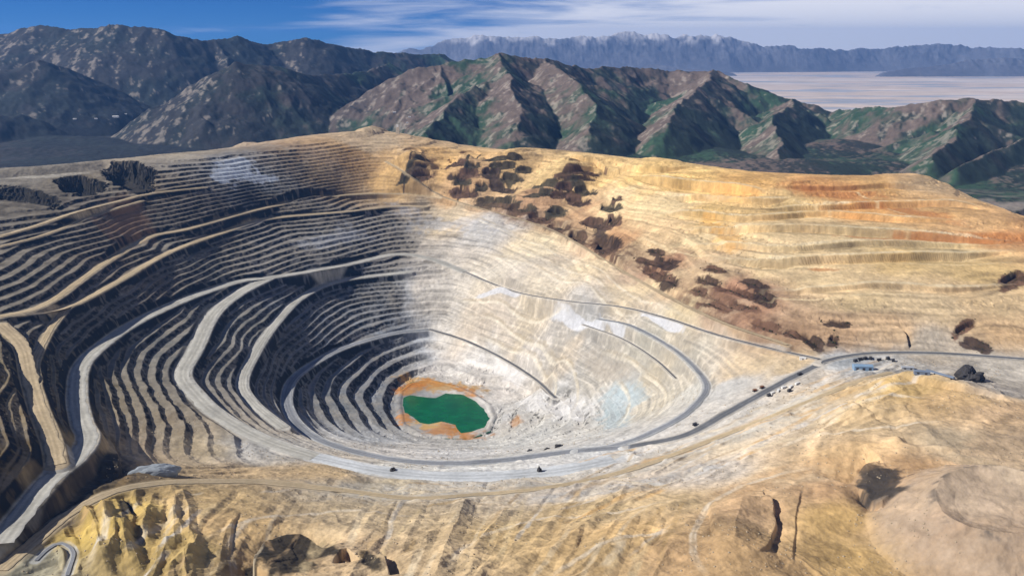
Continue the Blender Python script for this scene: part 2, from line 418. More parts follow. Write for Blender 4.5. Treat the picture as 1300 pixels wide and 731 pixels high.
scarp([(1130,483),(1200,492),(1250,500),(1290,512)], 12, 40, .2)
for u, v, ru, rv, rot in SCRUB:           # cut benches left standing in the dark rock
    t_ = math.tan(R(rot)); scarp([(u-ru, v-rv*.4-ru*t_), (u-ru*.4, v-rv-ru*.4*t_), (u+ru*.5, v-rv+ru*.5*t_), (u+ru, v-rv*.2+ru*t_)], rv*3.4, rv*5, .2, rv*2.0)
for u, v, ru, rv, rot in SCRUB2:
    t_ = math.tan(R(rot)); scarp([(u-ru, v-rv*.5-ru*t_), (u, v-rv), (u+ru, v-rv*.2+ru*t_)], rv*1.9, rv*2.8, .2, rv*1.2)
# mounds and spoil heaps
mound([(225,177),(240,180)], 34, 90)
mound([(395,166),(432,163)], 16, 70, .6)
mound([(470,168),(505,167)], 30, 80, .5)
mound([(110,655),(125,690),(130,720)], 14, 30)
mound([(130,650),(148,680),(140,715)], 12, 26)
mound([(155,680),(165,715)], 12, 24)
mound([(195,655),(190,690)], 8, 22)
mound([(860,640),(800,665),(770,700)], 10, 50)
mound([(940,640),(930,690)], 16, 60)
mound([(590,640),(565,700),(550,731)], 8, 24)
mound([(640,650),(600,700)], 7, 22)
mound([(760,655),(700,700)], 8, 26)
mound([(1090,520),(1150,482),(1210,490)], 18, 90)
# flat-topped cone of tipped waste
c0 = P(1262, 672)
dd = np.hypot(X-c0[0], Y-c0[1])*(1+.07*WX)
Z += 56*np.clip((195-dd)/100, 0, 1) - 9*np.clip((95-dd)/30, 0, 1)

rg = random.Random(3)
for i in range(46):                       # swirling tipped ridges, lower left
    u = rg.uniform(80, 250); v = rg.uniform(640, 731)
    a = R(rg.uniform(62, 118) + (u-160)*.25); l = rg.uniform(12, 30)
    mound([(u-math.cos(a)*l, v-math.sin(a)*l), (u+rg.uniform(-6, 6), v), (u+math.cos(a)*l, v+math.sin(a)*l)], rg.uniform(2.5, 7), rg.uniform(10, 19))
for i in range(60):                       # windrows and furrows, running down to the lower left
    u = rg.uniform(250, 860); v = rg.uniform(630, 731)
    a = R(rg.uniform(112, 140)); l = rg.uniform(15, 50)
    h = rg.choice([-1, 1])*rg.uniform(.8, 2.8)
    mound([(u-math.cos(a)*l, v-math.sin(a)*l), (u+rg.uniform(-5, 5), v), (u+math.cos(a)*l, v+math.sin(a)*l)], h, rg.uniform(7, 16))
for i in range(46):                       # berms along the right bank
    u = rg.uniform(760, 1120); v = 610-(u-760)*.36+rg.uniform(-25, 45)
    a = R(rg.uniform(-28, -14)); l = rg.uniform(20, 60)
    mound([(u-math.cos(a)*l, v-math.sin(a)*l), (u+math.cos(a)*l, v+math.sin(a)*l)], rg.uniform(1.5, 4.5), rg.uniform(7, 14))
for i in range(26):                       # slumps on the right hand heaps
    u = rg.uniform(1050, 1290); v = rg.uniform(490, 600); a = R(rg.uniform(-50, 60)); l = rg.uniform(10, 30)
    mound([(u-math.cos(a)*l, v-math.sin(a)*l), (u+math.cos(a)*l, v+math.sin(a)*l)], rg.choice([-1, 1])*rg.uniform(2, 6), rg.uniform(10, 24))
scarp([(-5,706),(50,652),(98,603),(125,580)], 20, 40, 0, 6)
for u, v, l, h in [(212,187,10,30),(255,186,14,20),(300,184,12,16),(345,176,12,22),(372,172,10,16),(452,171,8,20),(520,189,8,14),(560,190,12,10),(660,194,10,10),(765,205,14,16),(840,207,12,8)]:
    mound([(u-l, v+1), (u+l, v)], h, 60, .7)


# lake bed
lx, ly = np.array([at_z(u, v, LAKE)[:2] for u, v in SHORE]).T
inl = (X > lx.min()-60) & (X < lx.max()+60) & (Y > ly.min()-60) & (Y < ly.max()+60)
def inside(px, py, x, y):
    c = np.zeros(x.shape, bool); n = len(px)
    for i in range(n):
        x0, y0, x1, y1 = px[i], py[i], px[i-1], py[i-1]
        c ^= ((y0 > y) != (y1 > y)) & (x < (x1-x0)*(y-y0)/(y1-y0+1e-12)+x0)
    return c
def pdist(px, py, x, y):
    d = np.full(x.shape, 1e9); n = len(px)
    for i in range(n):
        a = np.array([px[i-1], py[i-1]]); b = np.array([px[i], py[i]]); e = b-a
        t = np.clip(((x-a[0])*e[0]+(y-a[1])*e[1])/(e@e), 0, 1)
        d = np.minimum(d, np.hypot(x-a[0]-t*e[0], y-a[1]-t*e[1]))
    return d
lakesd = np.full(X.shape, 500.0)
xi, yi = X[inl], Y[inl]
sd = pdist(lx, ly, xi, yi)*np.where(inside(lx, ly, xi, yi), -1, 1); lakesd[inl] = sd
wx_, wy_ = np.array([at_z(u, v, LAKE)[:2] for u, v in WATER]).T
ws = pdist(wx_, wy_, xi, yi)*np.where(inside(wx_, wy_, xi, yi), -1, 1) + 4*fbm(xi, yi, 45, 4, 45)
bed = LAKE + .5 + np.clip(sd, 0, 30)*.3 + np.clip(ws*.06, -4, 1.2)
zl = Z[inl]; zl = zl + (bed-zl)*sstep(30, 4, sd)
Z[inl] = zl

# ------------------------------------------------------------------ ground colours (linear base colours of the rock, some shade painted in)
SAND=(.50,.365,.20); GOLD=(.52,.33,.11); PALE=(.56,.46,.30); CREAM=(.62,.50,.31); WHITE=(.56,.55,.53); GREY=(.40,.41,.41)
BLUEG=(.30,.34,.40); DKBR=(.10,.065,.045); BRN=(.24,.14,.08); TAN=(.42,.29,.16); OCH=(.50,.25,.075); DGREY=(.16,.17,.19); LEFT=(.26,.235,.19); OLIVE=(.24,.19,.08); RUST=(.36,.16,.05)
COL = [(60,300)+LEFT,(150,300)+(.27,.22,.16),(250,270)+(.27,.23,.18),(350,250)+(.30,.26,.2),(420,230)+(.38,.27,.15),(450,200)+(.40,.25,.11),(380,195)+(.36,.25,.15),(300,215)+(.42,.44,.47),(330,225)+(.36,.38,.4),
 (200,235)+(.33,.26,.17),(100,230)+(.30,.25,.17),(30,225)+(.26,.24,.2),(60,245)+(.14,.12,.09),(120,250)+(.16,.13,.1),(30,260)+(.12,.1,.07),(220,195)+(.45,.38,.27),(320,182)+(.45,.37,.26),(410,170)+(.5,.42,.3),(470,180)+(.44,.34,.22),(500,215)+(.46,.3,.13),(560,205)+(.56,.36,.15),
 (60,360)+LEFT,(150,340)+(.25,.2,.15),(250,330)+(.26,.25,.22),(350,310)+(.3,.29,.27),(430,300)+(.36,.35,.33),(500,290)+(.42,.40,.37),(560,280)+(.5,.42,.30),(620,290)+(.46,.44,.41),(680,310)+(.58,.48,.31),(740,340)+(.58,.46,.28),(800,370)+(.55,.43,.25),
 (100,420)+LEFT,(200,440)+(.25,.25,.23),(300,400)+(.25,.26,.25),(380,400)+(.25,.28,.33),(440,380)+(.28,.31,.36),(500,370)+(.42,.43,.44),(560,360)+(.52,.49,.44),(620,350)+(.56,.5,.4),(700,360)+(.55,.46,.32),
 (570,400)+(.56,.52,.46),(620,400)+(.58,.50,.40),(680,400)+(.58,.48,.33),(740,420)+(.45,.45,.44),(800,420)+(.5,.44,.34),(860,400)+(.52,.42,.25),(640,420)+(.6,.52,.42),(600,460)+(.62,.6,.57),(660,470)+(.6,.56,.52),(720,450)+(.58,.48,.35),(780,460)+(.45,.40,.32),(840,470)+(.50,.42,.28),(820,430)+(.48,.44,.34),(870,450)+(.52,.46,.35),
 (640,520)+WHITE,(700,500)+WHITE,(740,520)+WHITE,(700,540)+(.55,.56,.54),(760,550)+(.5,.5,.47),(800,500)+(.42,.46,.48),(840,510)+(.5,.44,.32),(880,500)+(.48,.46,.40),(660,560)+(.52,.52,.49),(560,575)+(.52,.51,.49),(450,540)+(.40,.42,.44),(480,500)+(.36,.39,.43),(420,500)+(.30,.33,.36),(440,460)+(.30,.34,.40),(520,440)+(.42,.45,.49),(500,415)+(.34,.38,.44),
 (930,490)+(.48,.47,.44),(920,530)+(.52,.50,.46),(860,560)+(.55,.54,.52),(700,595)+(.55,.58,.60),(600,600)+(.56,.6,.62),(520,598)+(.52,.54,.53),(760,580)+(.46,.5,.53),(940,465)+(.54,.40,.22),(1000,465)+(.50,.38,.22),(1010,480)+(.5,.46,.4),
 (330,570)+(.46,.45,.42),(240,560)+(.42,.34,.22),(180,560)+(.4,.32,.22),(300,600)+SAND,(400,600)+SAND,(500,618)+(.46,.38,.24),(620,622)+(.46,.37,.25),(700,625)+(.44,.39,.33),(800,605)+(.46,.40,.33),(900,570)+(.52,.42,.28),(960,545)+(.54,.44,.31),(1020,520)+(.5,.42,.3),(1060,500)+(.5,.36,.19),
 (250,640)+(.5,.36,.17),(160,650)+(.44,.31,.09),(120,690)+(.42,.3,.08),(200,700)+(.44,.31,.1),(300,670)+(.5,.34,.15),(350,700)+(.4,.27,.13),(420,650)+(.46,.36,.22),(500,660)+(.48,.37,.22),(450,700)+(.46,.34,.2),(560,690)+(.5,.38,.22),(640,680)+(.52,.37,.17),(740,650)+(.52,.38,.19),(800,680)+(.55,.37,.16),(850,640)+(.52,.38,.2),(900,600)+(.44,.40,.35),(740,700)+(.5,.34,.15),
 (860,700)+(.54,.35,.17),(950,650)+(.49,.32,.17),(960,710)+(.51,.33,.15),(1010,600)+(.52,.39,.24),(1080,580)+(.55,.37,.18),(1060,660)+(.50,.32,.11),(1080,710)+(.48,.31,.11),(1040,620)+(.42,.26,.13),(1120,630)+(.46,.29,.15),(1180,600)+(.48,.3,.15),(1250,570)+(.46,.33,.2),(1290,560)+(.44,.32,.2),(1200,560)+(.46,.36,.23),(1150,500)+(.58,.40,.16),(1200,510)+(.54,.36,.17),(1100,530)+(.54,.40,.22),(1280,530)+(.5,.34,.19),
 (1240,660)+(.40,.31,.22),(1280,630)+(.42,.34,.24),(1180,690)+(.42,.29,.19),(1290,700)+(.4,.28,.18),(1160,660)+(.44,.32,.21),
 (1150,465)+(.42,.40,.36),(1250,490)+(.36,.33,.29),(1280,470)+(.38,.35,.30),(1090,462)+(.42,.45,.47),(1180,440)+(.40,.35,.28),
 (600,230)+(.42,.27,.14),(640,205)+(.5,.34,.16),(700,210)+(.58,.42,.20),(760,220)+(.60,.42,.19),(820,215)+(.62,.43,.18),(880,225)+(.64,.43,.17),(940,230)+(.60,.36,.13),(680,250)+(.40,.25,.14),(740,270)+(.42,.27,.15),(780,250)+(.60,.46,.26),(840,260)+(.62,.48,.27),(840,290)+(.60,.44,.25),(780,310)+(.42,.25,.13),(900,270)+(.60,.42,.18),(900,300)+(.58,.45,.26),
 (840,340)+(.30,.17,.1),(930,370)+(.28,.16,.1),(870,360)+(.5,.37,.22),(960,400)+(.30,.18,.11),(900,400)+(.4,.28,.18),(1010,425)+(.3,.2,.12),(1060,420)+(.40,.27,.16),(1120,420)+(.45,.32,.19),
 (960,290)+(.58,.44,.24),(1000,330)+(.55,.43,.25),(1060,350)+(.54,.41,.23),(1000,260)+(.58,.42,.20),(1060,240)+(.52,.27,.1),(1120,235)+(.52,.32,.13),(1170,235)+(.40,.29,.17),(1100,265)+(.54,.30,.11),(1180,270)+(.54,.33,.14),(1240,285)+(.54,.34,.16),(1100,300)+(.52,.40,.22),(1200,310)+(.54,.42,.23),(1270,300)+(.46,.24,.1),(1150,330)+(.52,.38,.18),(1240,340)+(.52,.37,.17),(1100,380)+(.52,.40,.23),(1180,380)+(.52,.4,.24),(1260,380)+(.5,.37,.21),(1280,420)+(.46,.32,.18),(1230,230)+(.36,.30,.23),(1290,265)+(.4,.33,.22),
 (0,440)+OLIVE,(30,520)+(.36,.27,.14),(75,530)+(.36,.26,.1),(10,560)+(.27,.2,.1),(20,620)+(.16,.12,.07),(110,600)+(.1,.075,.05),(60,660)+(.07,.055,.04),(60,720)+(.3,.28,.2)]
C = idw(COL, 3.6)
def paint(u, v, ru, rv, rot, c, a=.9, soft=.3, warp=.4, pn=2.0, mott=0.0):
    s, m = spot(u, v, ru, rv, rot, soft, warp, pn); m = (m*a)[..., None].astype(F32)
    C[s] = C[s]*(1-m) + np.array(c, F32)*np.clip(1+mott*(NF[s]+.6*WX[s]), .3, 3)[..., None].astype(F32)*m
# strata streaks and mottling
st = fbm(X*.6+WX*60, zq*9+n1*40, 90, 4, 51)
strat = gnoise(zq/5.0+2*n1, X/420+Y/600, 56); strat2 = gnoise(zq/13.0+3*n1, X/700, 57)
wall = np.clip(sstep(.12, .3, bm_) + dm_, 0, 1)
fine = fbm(X, Y, 11, 3, 58, .7)
C *= (1 + wall*(.26*st + .22*strat + .26*strat2) + .16*fbm(X, Y, 45, 4, 53) + .14*n1 + .16*fine + (1-wall)*(.30*flow + .14*along(.8, .6, 260, 12, 25)))[..., None].astype(F32)
mix = np.clip(.5+.9*fbm(X+80*WX, Y+80*WY, 220, 4, 54), 0, 1)[..., None].astype(F32)*.3
C = C*(1-mix*.5) + (C*np.array([1.12,.92,.68], F32))*mix*.5
# greyer barren rock low in the right wall, duller graded sand in front
rw = (sstep(-350, 150, X)*sstep(10, -110, Zb)*sstep(1700, 2300, np.hypot(X, Y))*.5)
m_ = rw[..., None].astype(F32); C = C*(1-m_) + (C*.25+np.array([.37,.365,.35], F32))*m_
m_ = (sstep(2350, 2000, np.hypot(X, Y))*sstep(-900, -500, X)*.2)[..., None].astype(F32); lum = C.mean(-1, keepdims=True); C = C*(1-m_) + lum*np.array([1.22,1.0,.72], F32)*m_
# shade painted dark into bench faces and far-left wall, dust on the berms
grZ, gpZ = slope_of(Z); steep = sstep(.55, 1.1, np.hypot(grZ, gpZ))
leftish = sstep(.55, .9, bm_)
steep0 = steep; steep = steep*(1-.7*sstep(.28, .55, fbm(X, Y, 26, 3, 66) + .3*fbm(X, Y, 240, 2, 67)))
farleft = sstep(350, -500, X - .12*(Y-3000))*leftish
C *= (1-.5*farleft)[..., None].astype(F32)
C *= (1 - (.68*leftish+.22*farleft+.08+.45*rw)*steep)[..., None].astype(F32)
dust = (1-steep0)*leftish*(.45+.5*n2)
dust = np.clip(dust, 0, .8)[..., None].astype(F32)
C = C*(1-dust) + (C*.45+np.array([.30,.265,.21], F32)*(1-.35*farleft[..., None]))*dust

# dark scrub-covered and rocky patches
for a in SCRUB:
    paint(*a, random.choice([(.042,.036,.022),(.05,.034,.024),(.07,.04,.026)]), .95, .12, .3, 3.0, 1.1); 
for a in SCRUB2:
    paint(*a, random.choice([(.04,.025,.018),(.055,.032,.022),(.09,.048,.03)]), .93, .14, .4, 3.5, 1.1)
for a in [(880,345,8,30,35),(920,412,40,6,25),(960,425,30,5,20)]: paint(*a, (.46,.33,.2), .7)
# orange and brown bands on the dump
for a in [(1060,243,60,7,4),(1150,268,60,5,10),(1210,300,90,5,3),(1120,300,50,4,2),(1280,300,30,4,0),(1040,340,20,3,2)]: paint(*a, (.42,.18,.06), .75, .5, .5)
for a in [(925,300,20,14,30),(905,280,14,10,20)]: paint(*a, (.60,.33,.09), .6, .5, .6)
# white and grey slides in the right wall
for a in [(640,368,34,5,16),(735,410,36,9,14),(838,406,28,7,24),(775,418,16,5,20)]: paint(*a, (.52,.53,.56), .8, .12, .16, 4.0)
for a in [(800,495,26,16,20),(780,530,20,14,-30)]: paint(*a, (.34,.40,.42), .75, .4, .5)
for a in [(690,510,40,12,20),(730,515,22,14,-30),(640,470,30,10,20)]: paint(*a, (.62,.61,.60), .6, .4, .6)
paint(780,470,40,14,20,(.34,.30,.25),.6,.5,.5)
for a in [(300,212,26,16,0),(330,225,22,9,0),(285,222,14,8,0)]: paint(*a, (.42,.46,.52), .75, .2, .7)
for a in [(430,300,40,10,-8),(560,285,50,10,-3)]: paint(*a, (.38,.40,.44), .45, .5, .8)
for a in [(160,285,30,16,10)]: paint(*a, (.2,.12,.07), .8, .5, .5)
# lake shore sediments
for a in [(552,490,38,8,3),(525,493,16,7,-10),(585,496,18,5,20),(562,545,34,6,2),(540,541,18,5,0),(515,530,8,7,0),(592,551,22,4,0)]: paint(*a, random.choice([(.46,.27,.08),(.42,.20,.05),(.50,.33,.13),(.44,.19,.045)]), .8, .45, .9)
paint(655,534,7,5,0,(.40,.2,.07),.6,.5,.6)
# foreground hollows: their shade painted near black, with some dark rock
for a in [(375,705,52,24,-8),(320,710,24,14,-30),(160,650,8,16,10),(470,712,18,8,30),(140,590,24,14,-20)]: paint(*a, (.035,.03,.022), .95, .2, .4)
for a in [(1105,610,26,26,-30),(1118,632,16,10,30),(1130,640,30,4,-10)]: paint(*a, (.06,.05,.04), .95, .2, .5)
for a in [(1200,555,40,12,15),(1230,585,40,8,10)]: paint(*a, (.34,.27,.18), .7, .4, .5)
sh_w = (flatmask*np.clip(.75+.6*NF, .2, 1))[..., None].astype(F32)*.8
C = C*(1-sh_w) + shoulder*sh_w*(1+.15*fine)[..., None].astype(F32)
def track(uv, w, c, a=.7):
    A = smooth_line(pline(uv), 10)
    s, d, sg, t = near(A, w*2)
    m = (sstep(w, w*.4, d)*np.clip(np.minimum(t, 1-t)*6, 0, 1)*a*np.clip(.7+.8*NF[s], 0, 1))[..., None].astype(F32)
    C[s] = C[s]*(1-m)+np.array(c, F32)*m
track([(330,618),(434,622),(520,626),(600,622),(700,612),(800,594),(900,562),(1000,525),(1080,495)], 110, (.47,.435,.37), .9)
track([(640,640),(760,625),(860,605),(950,575)], 46, (.40,.385,.36), .85)
track([(1060,480),(1020,505),(960,540),(880,572)], 40, (.50,.47,.41), .7)
track([(590,252),(650,268),(710,288),(770,318),(830,348)], 75, (.13,.075,.045), .8)
track([(850,362),(910,388),(960,412),(1020,436)], 70, (.14,.08,.05), .75)
track([(900,640),(1000,600),(1100,590),(1200,600)], 60, (.47,.29,.14), .55)
for uv in [[(250,690),(330,660),(430,648),(540,655)], [(560,731),(600,690),(680,660),(790,648),(870,632)], [(700,731),(780,690),(860,668)], [(300,731),(290,690),(330,655)], [(900,731),(880,690),(900,640),(960,610),(1040,590)], [(480,640),(560,634),(640,638),(720,632)], [(1000,560),(1100,545),(1200,535)], [(1030,540),(1120,510),(1180,505)]]:
    track(uv, 8, (.60,.52,.40), .8); track([(u, v+3) for u, v in uv], 3, (.30,.22,.13), .6)
rg = random.Random(9)
for i in range(70):                       # pale and dark drag streaks of different rock, foreground
    u = rg.uniform(120, 860); v = rg.uniform(612, 731); a = R(rg.uniform(112, 142) if v > 640 else rg.uniform(170, 186)); l = rg.uniform(15, 60)
    track([(u-math.cos(a)*l, v-math.sin(a)*l), (u+rg.uniform(-6, 6), v+rg.uniform(-2, 2)), (u+math.cos(a)*l, v+math.sin(a)*l)], rg.uniform(4, 11), rg.choice([(.62,.52,.36), (.60,.47,.27), (.34,.24,.13), (.40,.27,.12), (.5,.48,.44)]), rg.uniform(.4, .8))
for i in range(80):                       # right bank
    u = rg.uniform(740, 1130); v = 612-(u-740)*.36+rg.uniform(-22, 50); a = R(rg.uniform(-27, -15)); l = rg.uniform(15, 70)
    track([(u-math.cos(a)*l, v-math.sin(a)*l), (u, v+rg.uniform(-2, 2)), (u+math.cos(a)*l, v+math.sin(a)*l)], rg.uniform(4, 12), rg.choice([(.66,.58,.45), (.60,.5,.34), (.38,.28,.17), (.52,.50,.47), (.54,.34,.14)]), rg.uniform(.4, .8))
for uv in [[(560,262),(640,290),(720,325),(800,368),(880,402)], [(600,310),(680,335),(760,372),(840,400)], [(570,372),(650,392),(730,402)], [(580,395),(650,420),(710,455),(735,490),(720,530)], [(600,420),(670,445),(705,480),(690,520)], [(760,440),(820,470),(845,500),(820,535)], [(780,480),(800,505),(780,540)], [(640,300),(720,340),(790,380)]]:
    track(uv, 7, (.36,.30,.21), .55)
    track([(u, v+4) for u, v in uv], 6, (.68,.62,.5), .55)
for uv in [[(800,300),(880,322),(960,335),(1060,340)], [(860,285),(960,276),(1080,280)], [(1000,250),(1040,262),(1060,275)], [(1060,235),(1090,243),(1120,262),(1160,275)], [(830,240),(900,246),(960,250)], [(800,255),(870,262)], [(900,310),(1000,312),(1100,306),(1200,318)], [(960,380),(1040,378),(1120,372),(1220,378)], [(1100,330),(1200,335),(1290,332)]]:
    track(uv, 9, rg.choice([(.66,.53,.32), (.40,.25,.11), (.64,.5,.28)]), .7)
track([(-5,713),(40,670),(85,630),(128,599),(170,598)], 34, (.045,.036,.026), 1)  # shade on the slope below the haul road, painted near black
for (u, v, a, b) in [(102,231,26,12),(163,217,30,15),(28,248,46,9)]: paint(u, v, a, b, 8, (.03,.027,.022), .95, .25, .3)  # shade inside the rim pits, painted in
track([(0,226),(60,224),(120,218)], 45, (.38,.35,.29), .9)
cm = (sstep(205, 165, dd+24*NF+20*WX)*np.clip(.6+.5*NF+.3*flow, .1, .85))[..., None].astype(F32)
C = C*(1-cm)+np.array([.34,.26,.185], F32)*(1+.25*NF[..., None])*cm
cm = (np.exp(-((dd-98)/9)**2)*sstep(0, .4, NF))[..., None].astype(F32)*.8
C = C*(1-cm)+np.array([.12,.10,.08], F32)*cm
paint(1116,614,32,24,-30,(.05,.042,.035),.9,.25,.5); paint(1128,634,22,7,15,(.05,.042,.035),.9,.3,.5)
paint(528,489,22,5,-14,(.44,.17,.035),.85,.35,.7); paint(548,487,20,4,0,(.42,.2,.05),.8,.35,.7)
for uv in [[(800,222),(870,230),(940,236),(975,246)], [(840,250),(900,246),(960,252),(1010,250)], [(960,262),(1080,259),(1200,256),(1250,266)], [(820,272),(880,268),(950,274),(1040,270),(1130,276),(1220,280)], [(860,292),(960,287),(1100,292),(1290,306)], [(860,312),(920,309),(1000,312),(1100,306),(1200,309),(1290,312)], [(900,332),(1000,328),(1150,322),(1290,320)], [(960,372),(1040,366),(1120,362),(1200,366),(1290,360)]]:
    track([(u, v-2) for u, v in uv], 14, (.66,.55,.36), .75)

C = np.clip(C, .01, .8)

# ------------------------------------------------------------------ mesh builders
def grid_mesh(name, X, Y, Z, C=None, mat=None, smooth=True):
    nr, nc = X.shape
    co = np.stack([X, Y, Z], -1).astype(F32).reshape(-1)
    idx = np.arange(nr*nc, dtype=np.int32).reshape(nr, nc)
    q = np.stack([idx[:-1, :-1], idx[:-1, 1:], idx[1:, 1:], idx[1:, :-1]], -1).reshape(-1, 4)[:, ::-1]
    me = bpy.data.meshes.new(name)
    me.vertices.add(nr*nc); me.vertices.foreach_set('co', co)
    nf = len(q); me.loops.add(nf*4); me.polygons.add(nf)
    me.loops.foreach_set('vertex_index', np.ascontiguousarray(q).reshape(-1).astype(np.int32))
    me.polygons.foreach_set('loop_start', np.arange(0, nf*4, 4, dtype=np.int32))
    me.polygons.foreach_set('use_smooth', np.full(nf, smooth))
    if C is not None:
        at = me.attributes.new('rock', 'FLOAT_COLOR', 'POINT')
        at.data.foreach_set('color', np.concatenate([C, np.ones(C.shape[:-1]+(1,), F32)], -1).astype(F32).reshape(-1))
    me.update(calc_edges=True)
    o = bpy.data.objects.new(name, me); col.objects.link(o)
    if mat: me.materials.append(mat)
    return o
def rock_mat(name, rough=.95, s1=.06, s2=.012, bump=.35, bdist=2.0, var=.16):
    m = bpy.data.materials.new(name); m.use_nodes = True; nt = m.node_tree; N = nt.nodes; Lk = nt.links
    b = N['Principled BSDF']; b.inputs['Roughness'].default_value = rough; b.inputs['Specular IOR Level'].default_value = .15
    a = N.new('ShaderNodeAttribute'); a.attribute_name = 'rock'
    g = N.new('ShaderNodeNewGeometry')
    n1 = N.new('ShaderNodeTexNoise'); n1.inputs['Scale'].default_value = s1; n1.inputs['Detail'].default_value = 6; n1.inputs['Roughness'].default_value = .65
    Lk.new(g.outputs['Position'], n1.inputs['Vector'])
    n2 = N.new('ShaderNodeTexNoise'); n2.inputs['Scale'].default_value = s2; n2.inputs['Detail'].default_value = 5
    Lk.new(g.outputs['Position'], n2.inputs['Vector'])
    mr = N.new('ShaderNodeMapRange'); mr.inputs[1].default_value = .3; mr.inputs[2].default_value = .7; mr.inputs[3].default_value = 1-var; mr.inputs[4].default_value = 1+var
    Lk.new(n1.outputs['Fac'], mr.inputs[0])
    mr2 = N.new('ShaderNodeMapRange'); mr2.inputs[1].default_value = .3; mr2.inputs[2].default_value = .7; mr2.inputs[3].default_value = 1-var*.7; mr2.inputs[4].default_value = 1+var*.7
    Lk.new(n2.outputs['Fac'], mr2.inputs[0])
    mu = N.new('ShaderNodeMath'); mu.operation = 'MULTIPLY'; Lk.new(mr.outputs[0], mu.inputs[0]); Lk.new(mr2.outputs[0], mu.inputs[1])
    vm = N.new('ShaderNodeVectorMath'); vm.operation = 'SCALE'
    Lk.new(a.outputs['Color'], vm.inputs[0]); Lk.new(mu.outputs[0], vm.inputs['Scale'])
    Lk.new(vm.outputs[0], b.inputs['Base Color'])
    bp = N.new('ShaderNodeBump'); bp.inputs['Strength'].default_value = bump; bp.inputs['Distance'].default_value = bdist
    Lk.new(n1.outputs['Fac'], bp.inputs['Height']); Lk.new(bp.outputs[0], b.inputs['Normal'])
    return m
def plain(name, c, rough=.9, var=.15, scale=.08, metal=0, spec=.2):
    m = bpy.data.materials.new(name); m.use_nodes = True; nt = m.node_tree; N = nt.nodes; Lk = nt.links
    b = N['Principled BSDF']; b.inputs['Roughness'].default_value = rough; b.inputs['Metallic'].default_value = metal; b.inputs['Specular IOR Level'].default_value = spec
    g = N.new('ShaderNodeNewGeometry'); n = N.new('ShaderNodeTexNoise'); n.inputs['Scale'].default_value = scale; n.inputs['Detail'].default_value = 6
    Lk.new(g.outputs['Position'], n.inputs['Vector'])
    mx = N.new('ShaderNodeMix'); mx.data_type = 'RGBA'
    mx.inputs[6].default_value = tuple(x*(1-var) for x in c)+(1,); mx.inputs[7].default_value = tuple(min(1, x*(1+var)) for x in c)+(1,)
    Lk.new(n.outputs['Fac'], mx.inputs[0]); Lk.new(mx.outputs[2], b.inputs['Base Color'])
    return m
def struct(o): o['kind'] = 'structure'; return o
def stuff(o): o['kind'] = 'stuff'; return o

Zs_ = Z
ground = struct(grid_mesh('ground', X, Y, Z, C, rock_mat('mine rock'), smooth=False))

# road surfaces
RD = dict(white=(.52,.54,.55), pale=(.44,.425,.375), tan=(.48,.38,.24), grey=(.24,.25,.27), asphalt=(.13,.135,.145))
road_mat = rock_mat('graded road', s1=.12, s2=.02, bump=.2, bdist=.5, var=.14)
def ribbon(name, A, w, mat, lift):
    d = np.gradient(A[:, :2], axis=0); d /= np.linalg.norm(d, axis=1)[:, None]+1e-9
    nrm = np.stack([d[:, 1], -d[:, 0]], 1)
    s = np.array([-.5,-.44,-.3,-.22,-.12,0,.12,.22,.3,.44,.5]); K = len(s)
    q = np.arange(len(A))*1.0
    off = s[None, :]*w[:, None]
    for e, sd_k in ((0, 3), (1, 3), (-1, 4), (-2, 4)):
        off[:, e] *= 1 + .22*gnoise(q*.33, q*0+A[0, 0]+sd_k*7.7, sd_k) + .10*gnoise(q*1.3, q*0+A[0, 1]+sd_k, sd_k+5)
    Xr = A[:, None, 0]+nrm[:, None, 0]*off; Yr = A[:, None, 1]+nrm[:, None, 1]*off
    Zr = np.repeat(A[:, 2:3], K, 1)+lift
    Zr[:, [1, -2]] += .3 if w.mean() > 18 else 0        # safety berms
    Zr[:, [0, -1]] -= .3
    base = np.array(RD[mat]); edge = np.array(RC[mat])*.95
    pr = np.array([1, .8, .1, -.06, -.12, .05, -.12, -.06, .1, .8, 1])
    cc = np.where(pr[None, :, None] > 0, base+(edge-base)*np.clip(pr, 0, 1)[None, :, None], base*(1+pr[None, :, None]*2))*np.ones((len(A), 1, 1))
    lw = 1 + .18*gnoise(q*.12, q*0+A[0, 0]*.01, 9)[:, None] + .16*gnoise(np.repeat(q[:, None], K, 1)*.5, np.repeat(s[None]*9, len(A), 0)+A[0, 1], 10)
    cc = cc*lw[..., None]
    return struct(grid_mesh(name, Xr, Yr, Zr, cc.astype(F32), road_mat))
for i, (name, A, w, mat, cv) in enumerate(ROADS):
    ribbon(name, A, w, mat, .5+.06*i)

# lake
def fan(name, px, py, z, mat):
    me = bpy.data.meshes.new(name); n = len(px)
    me.from_pydata([(px[i], py[i], z) for i in range(n)], [], [list(range(n))]); me.materials.append(mat)
    o = bpy.data.objects.new(name, me); col.objects.link(o); return o
cxl, cyl = lx.mean(), ly.mean()
wm = plain('green mine water', (.003,.11,.032), rough=.08, var=.55, scale=.022, spec=.4)
_n = wm.node_tree; _b = _n.nodes.new('ShaderNodeBump'); _b.inputs['Strength'].default_value = .12; _b.inputs['Distance'].default_value = 1.0
_t = _n.nodes.new('ShaderNodeTexNoise'); _t.inputs['Scale'].default_value = .25; _t.inputs['Detail'].default_value = 3
_g = _n.nodes.new('ShaderNodeNewGeometry'); _n.links.new(_g.outputs['Position'], _t.inputs['Vector']); _n.links.new(_t.outputs['Fac'], _b.inputs['Height']); _n.links.new(_b.outputs[0], _n.nodes['Principled BSDF'].inputs['Normal'])
struct(fan('water', cxl+(lx-cxl)*1.1, cyl+(ly-cyl)*1.1, LAKE, wm))

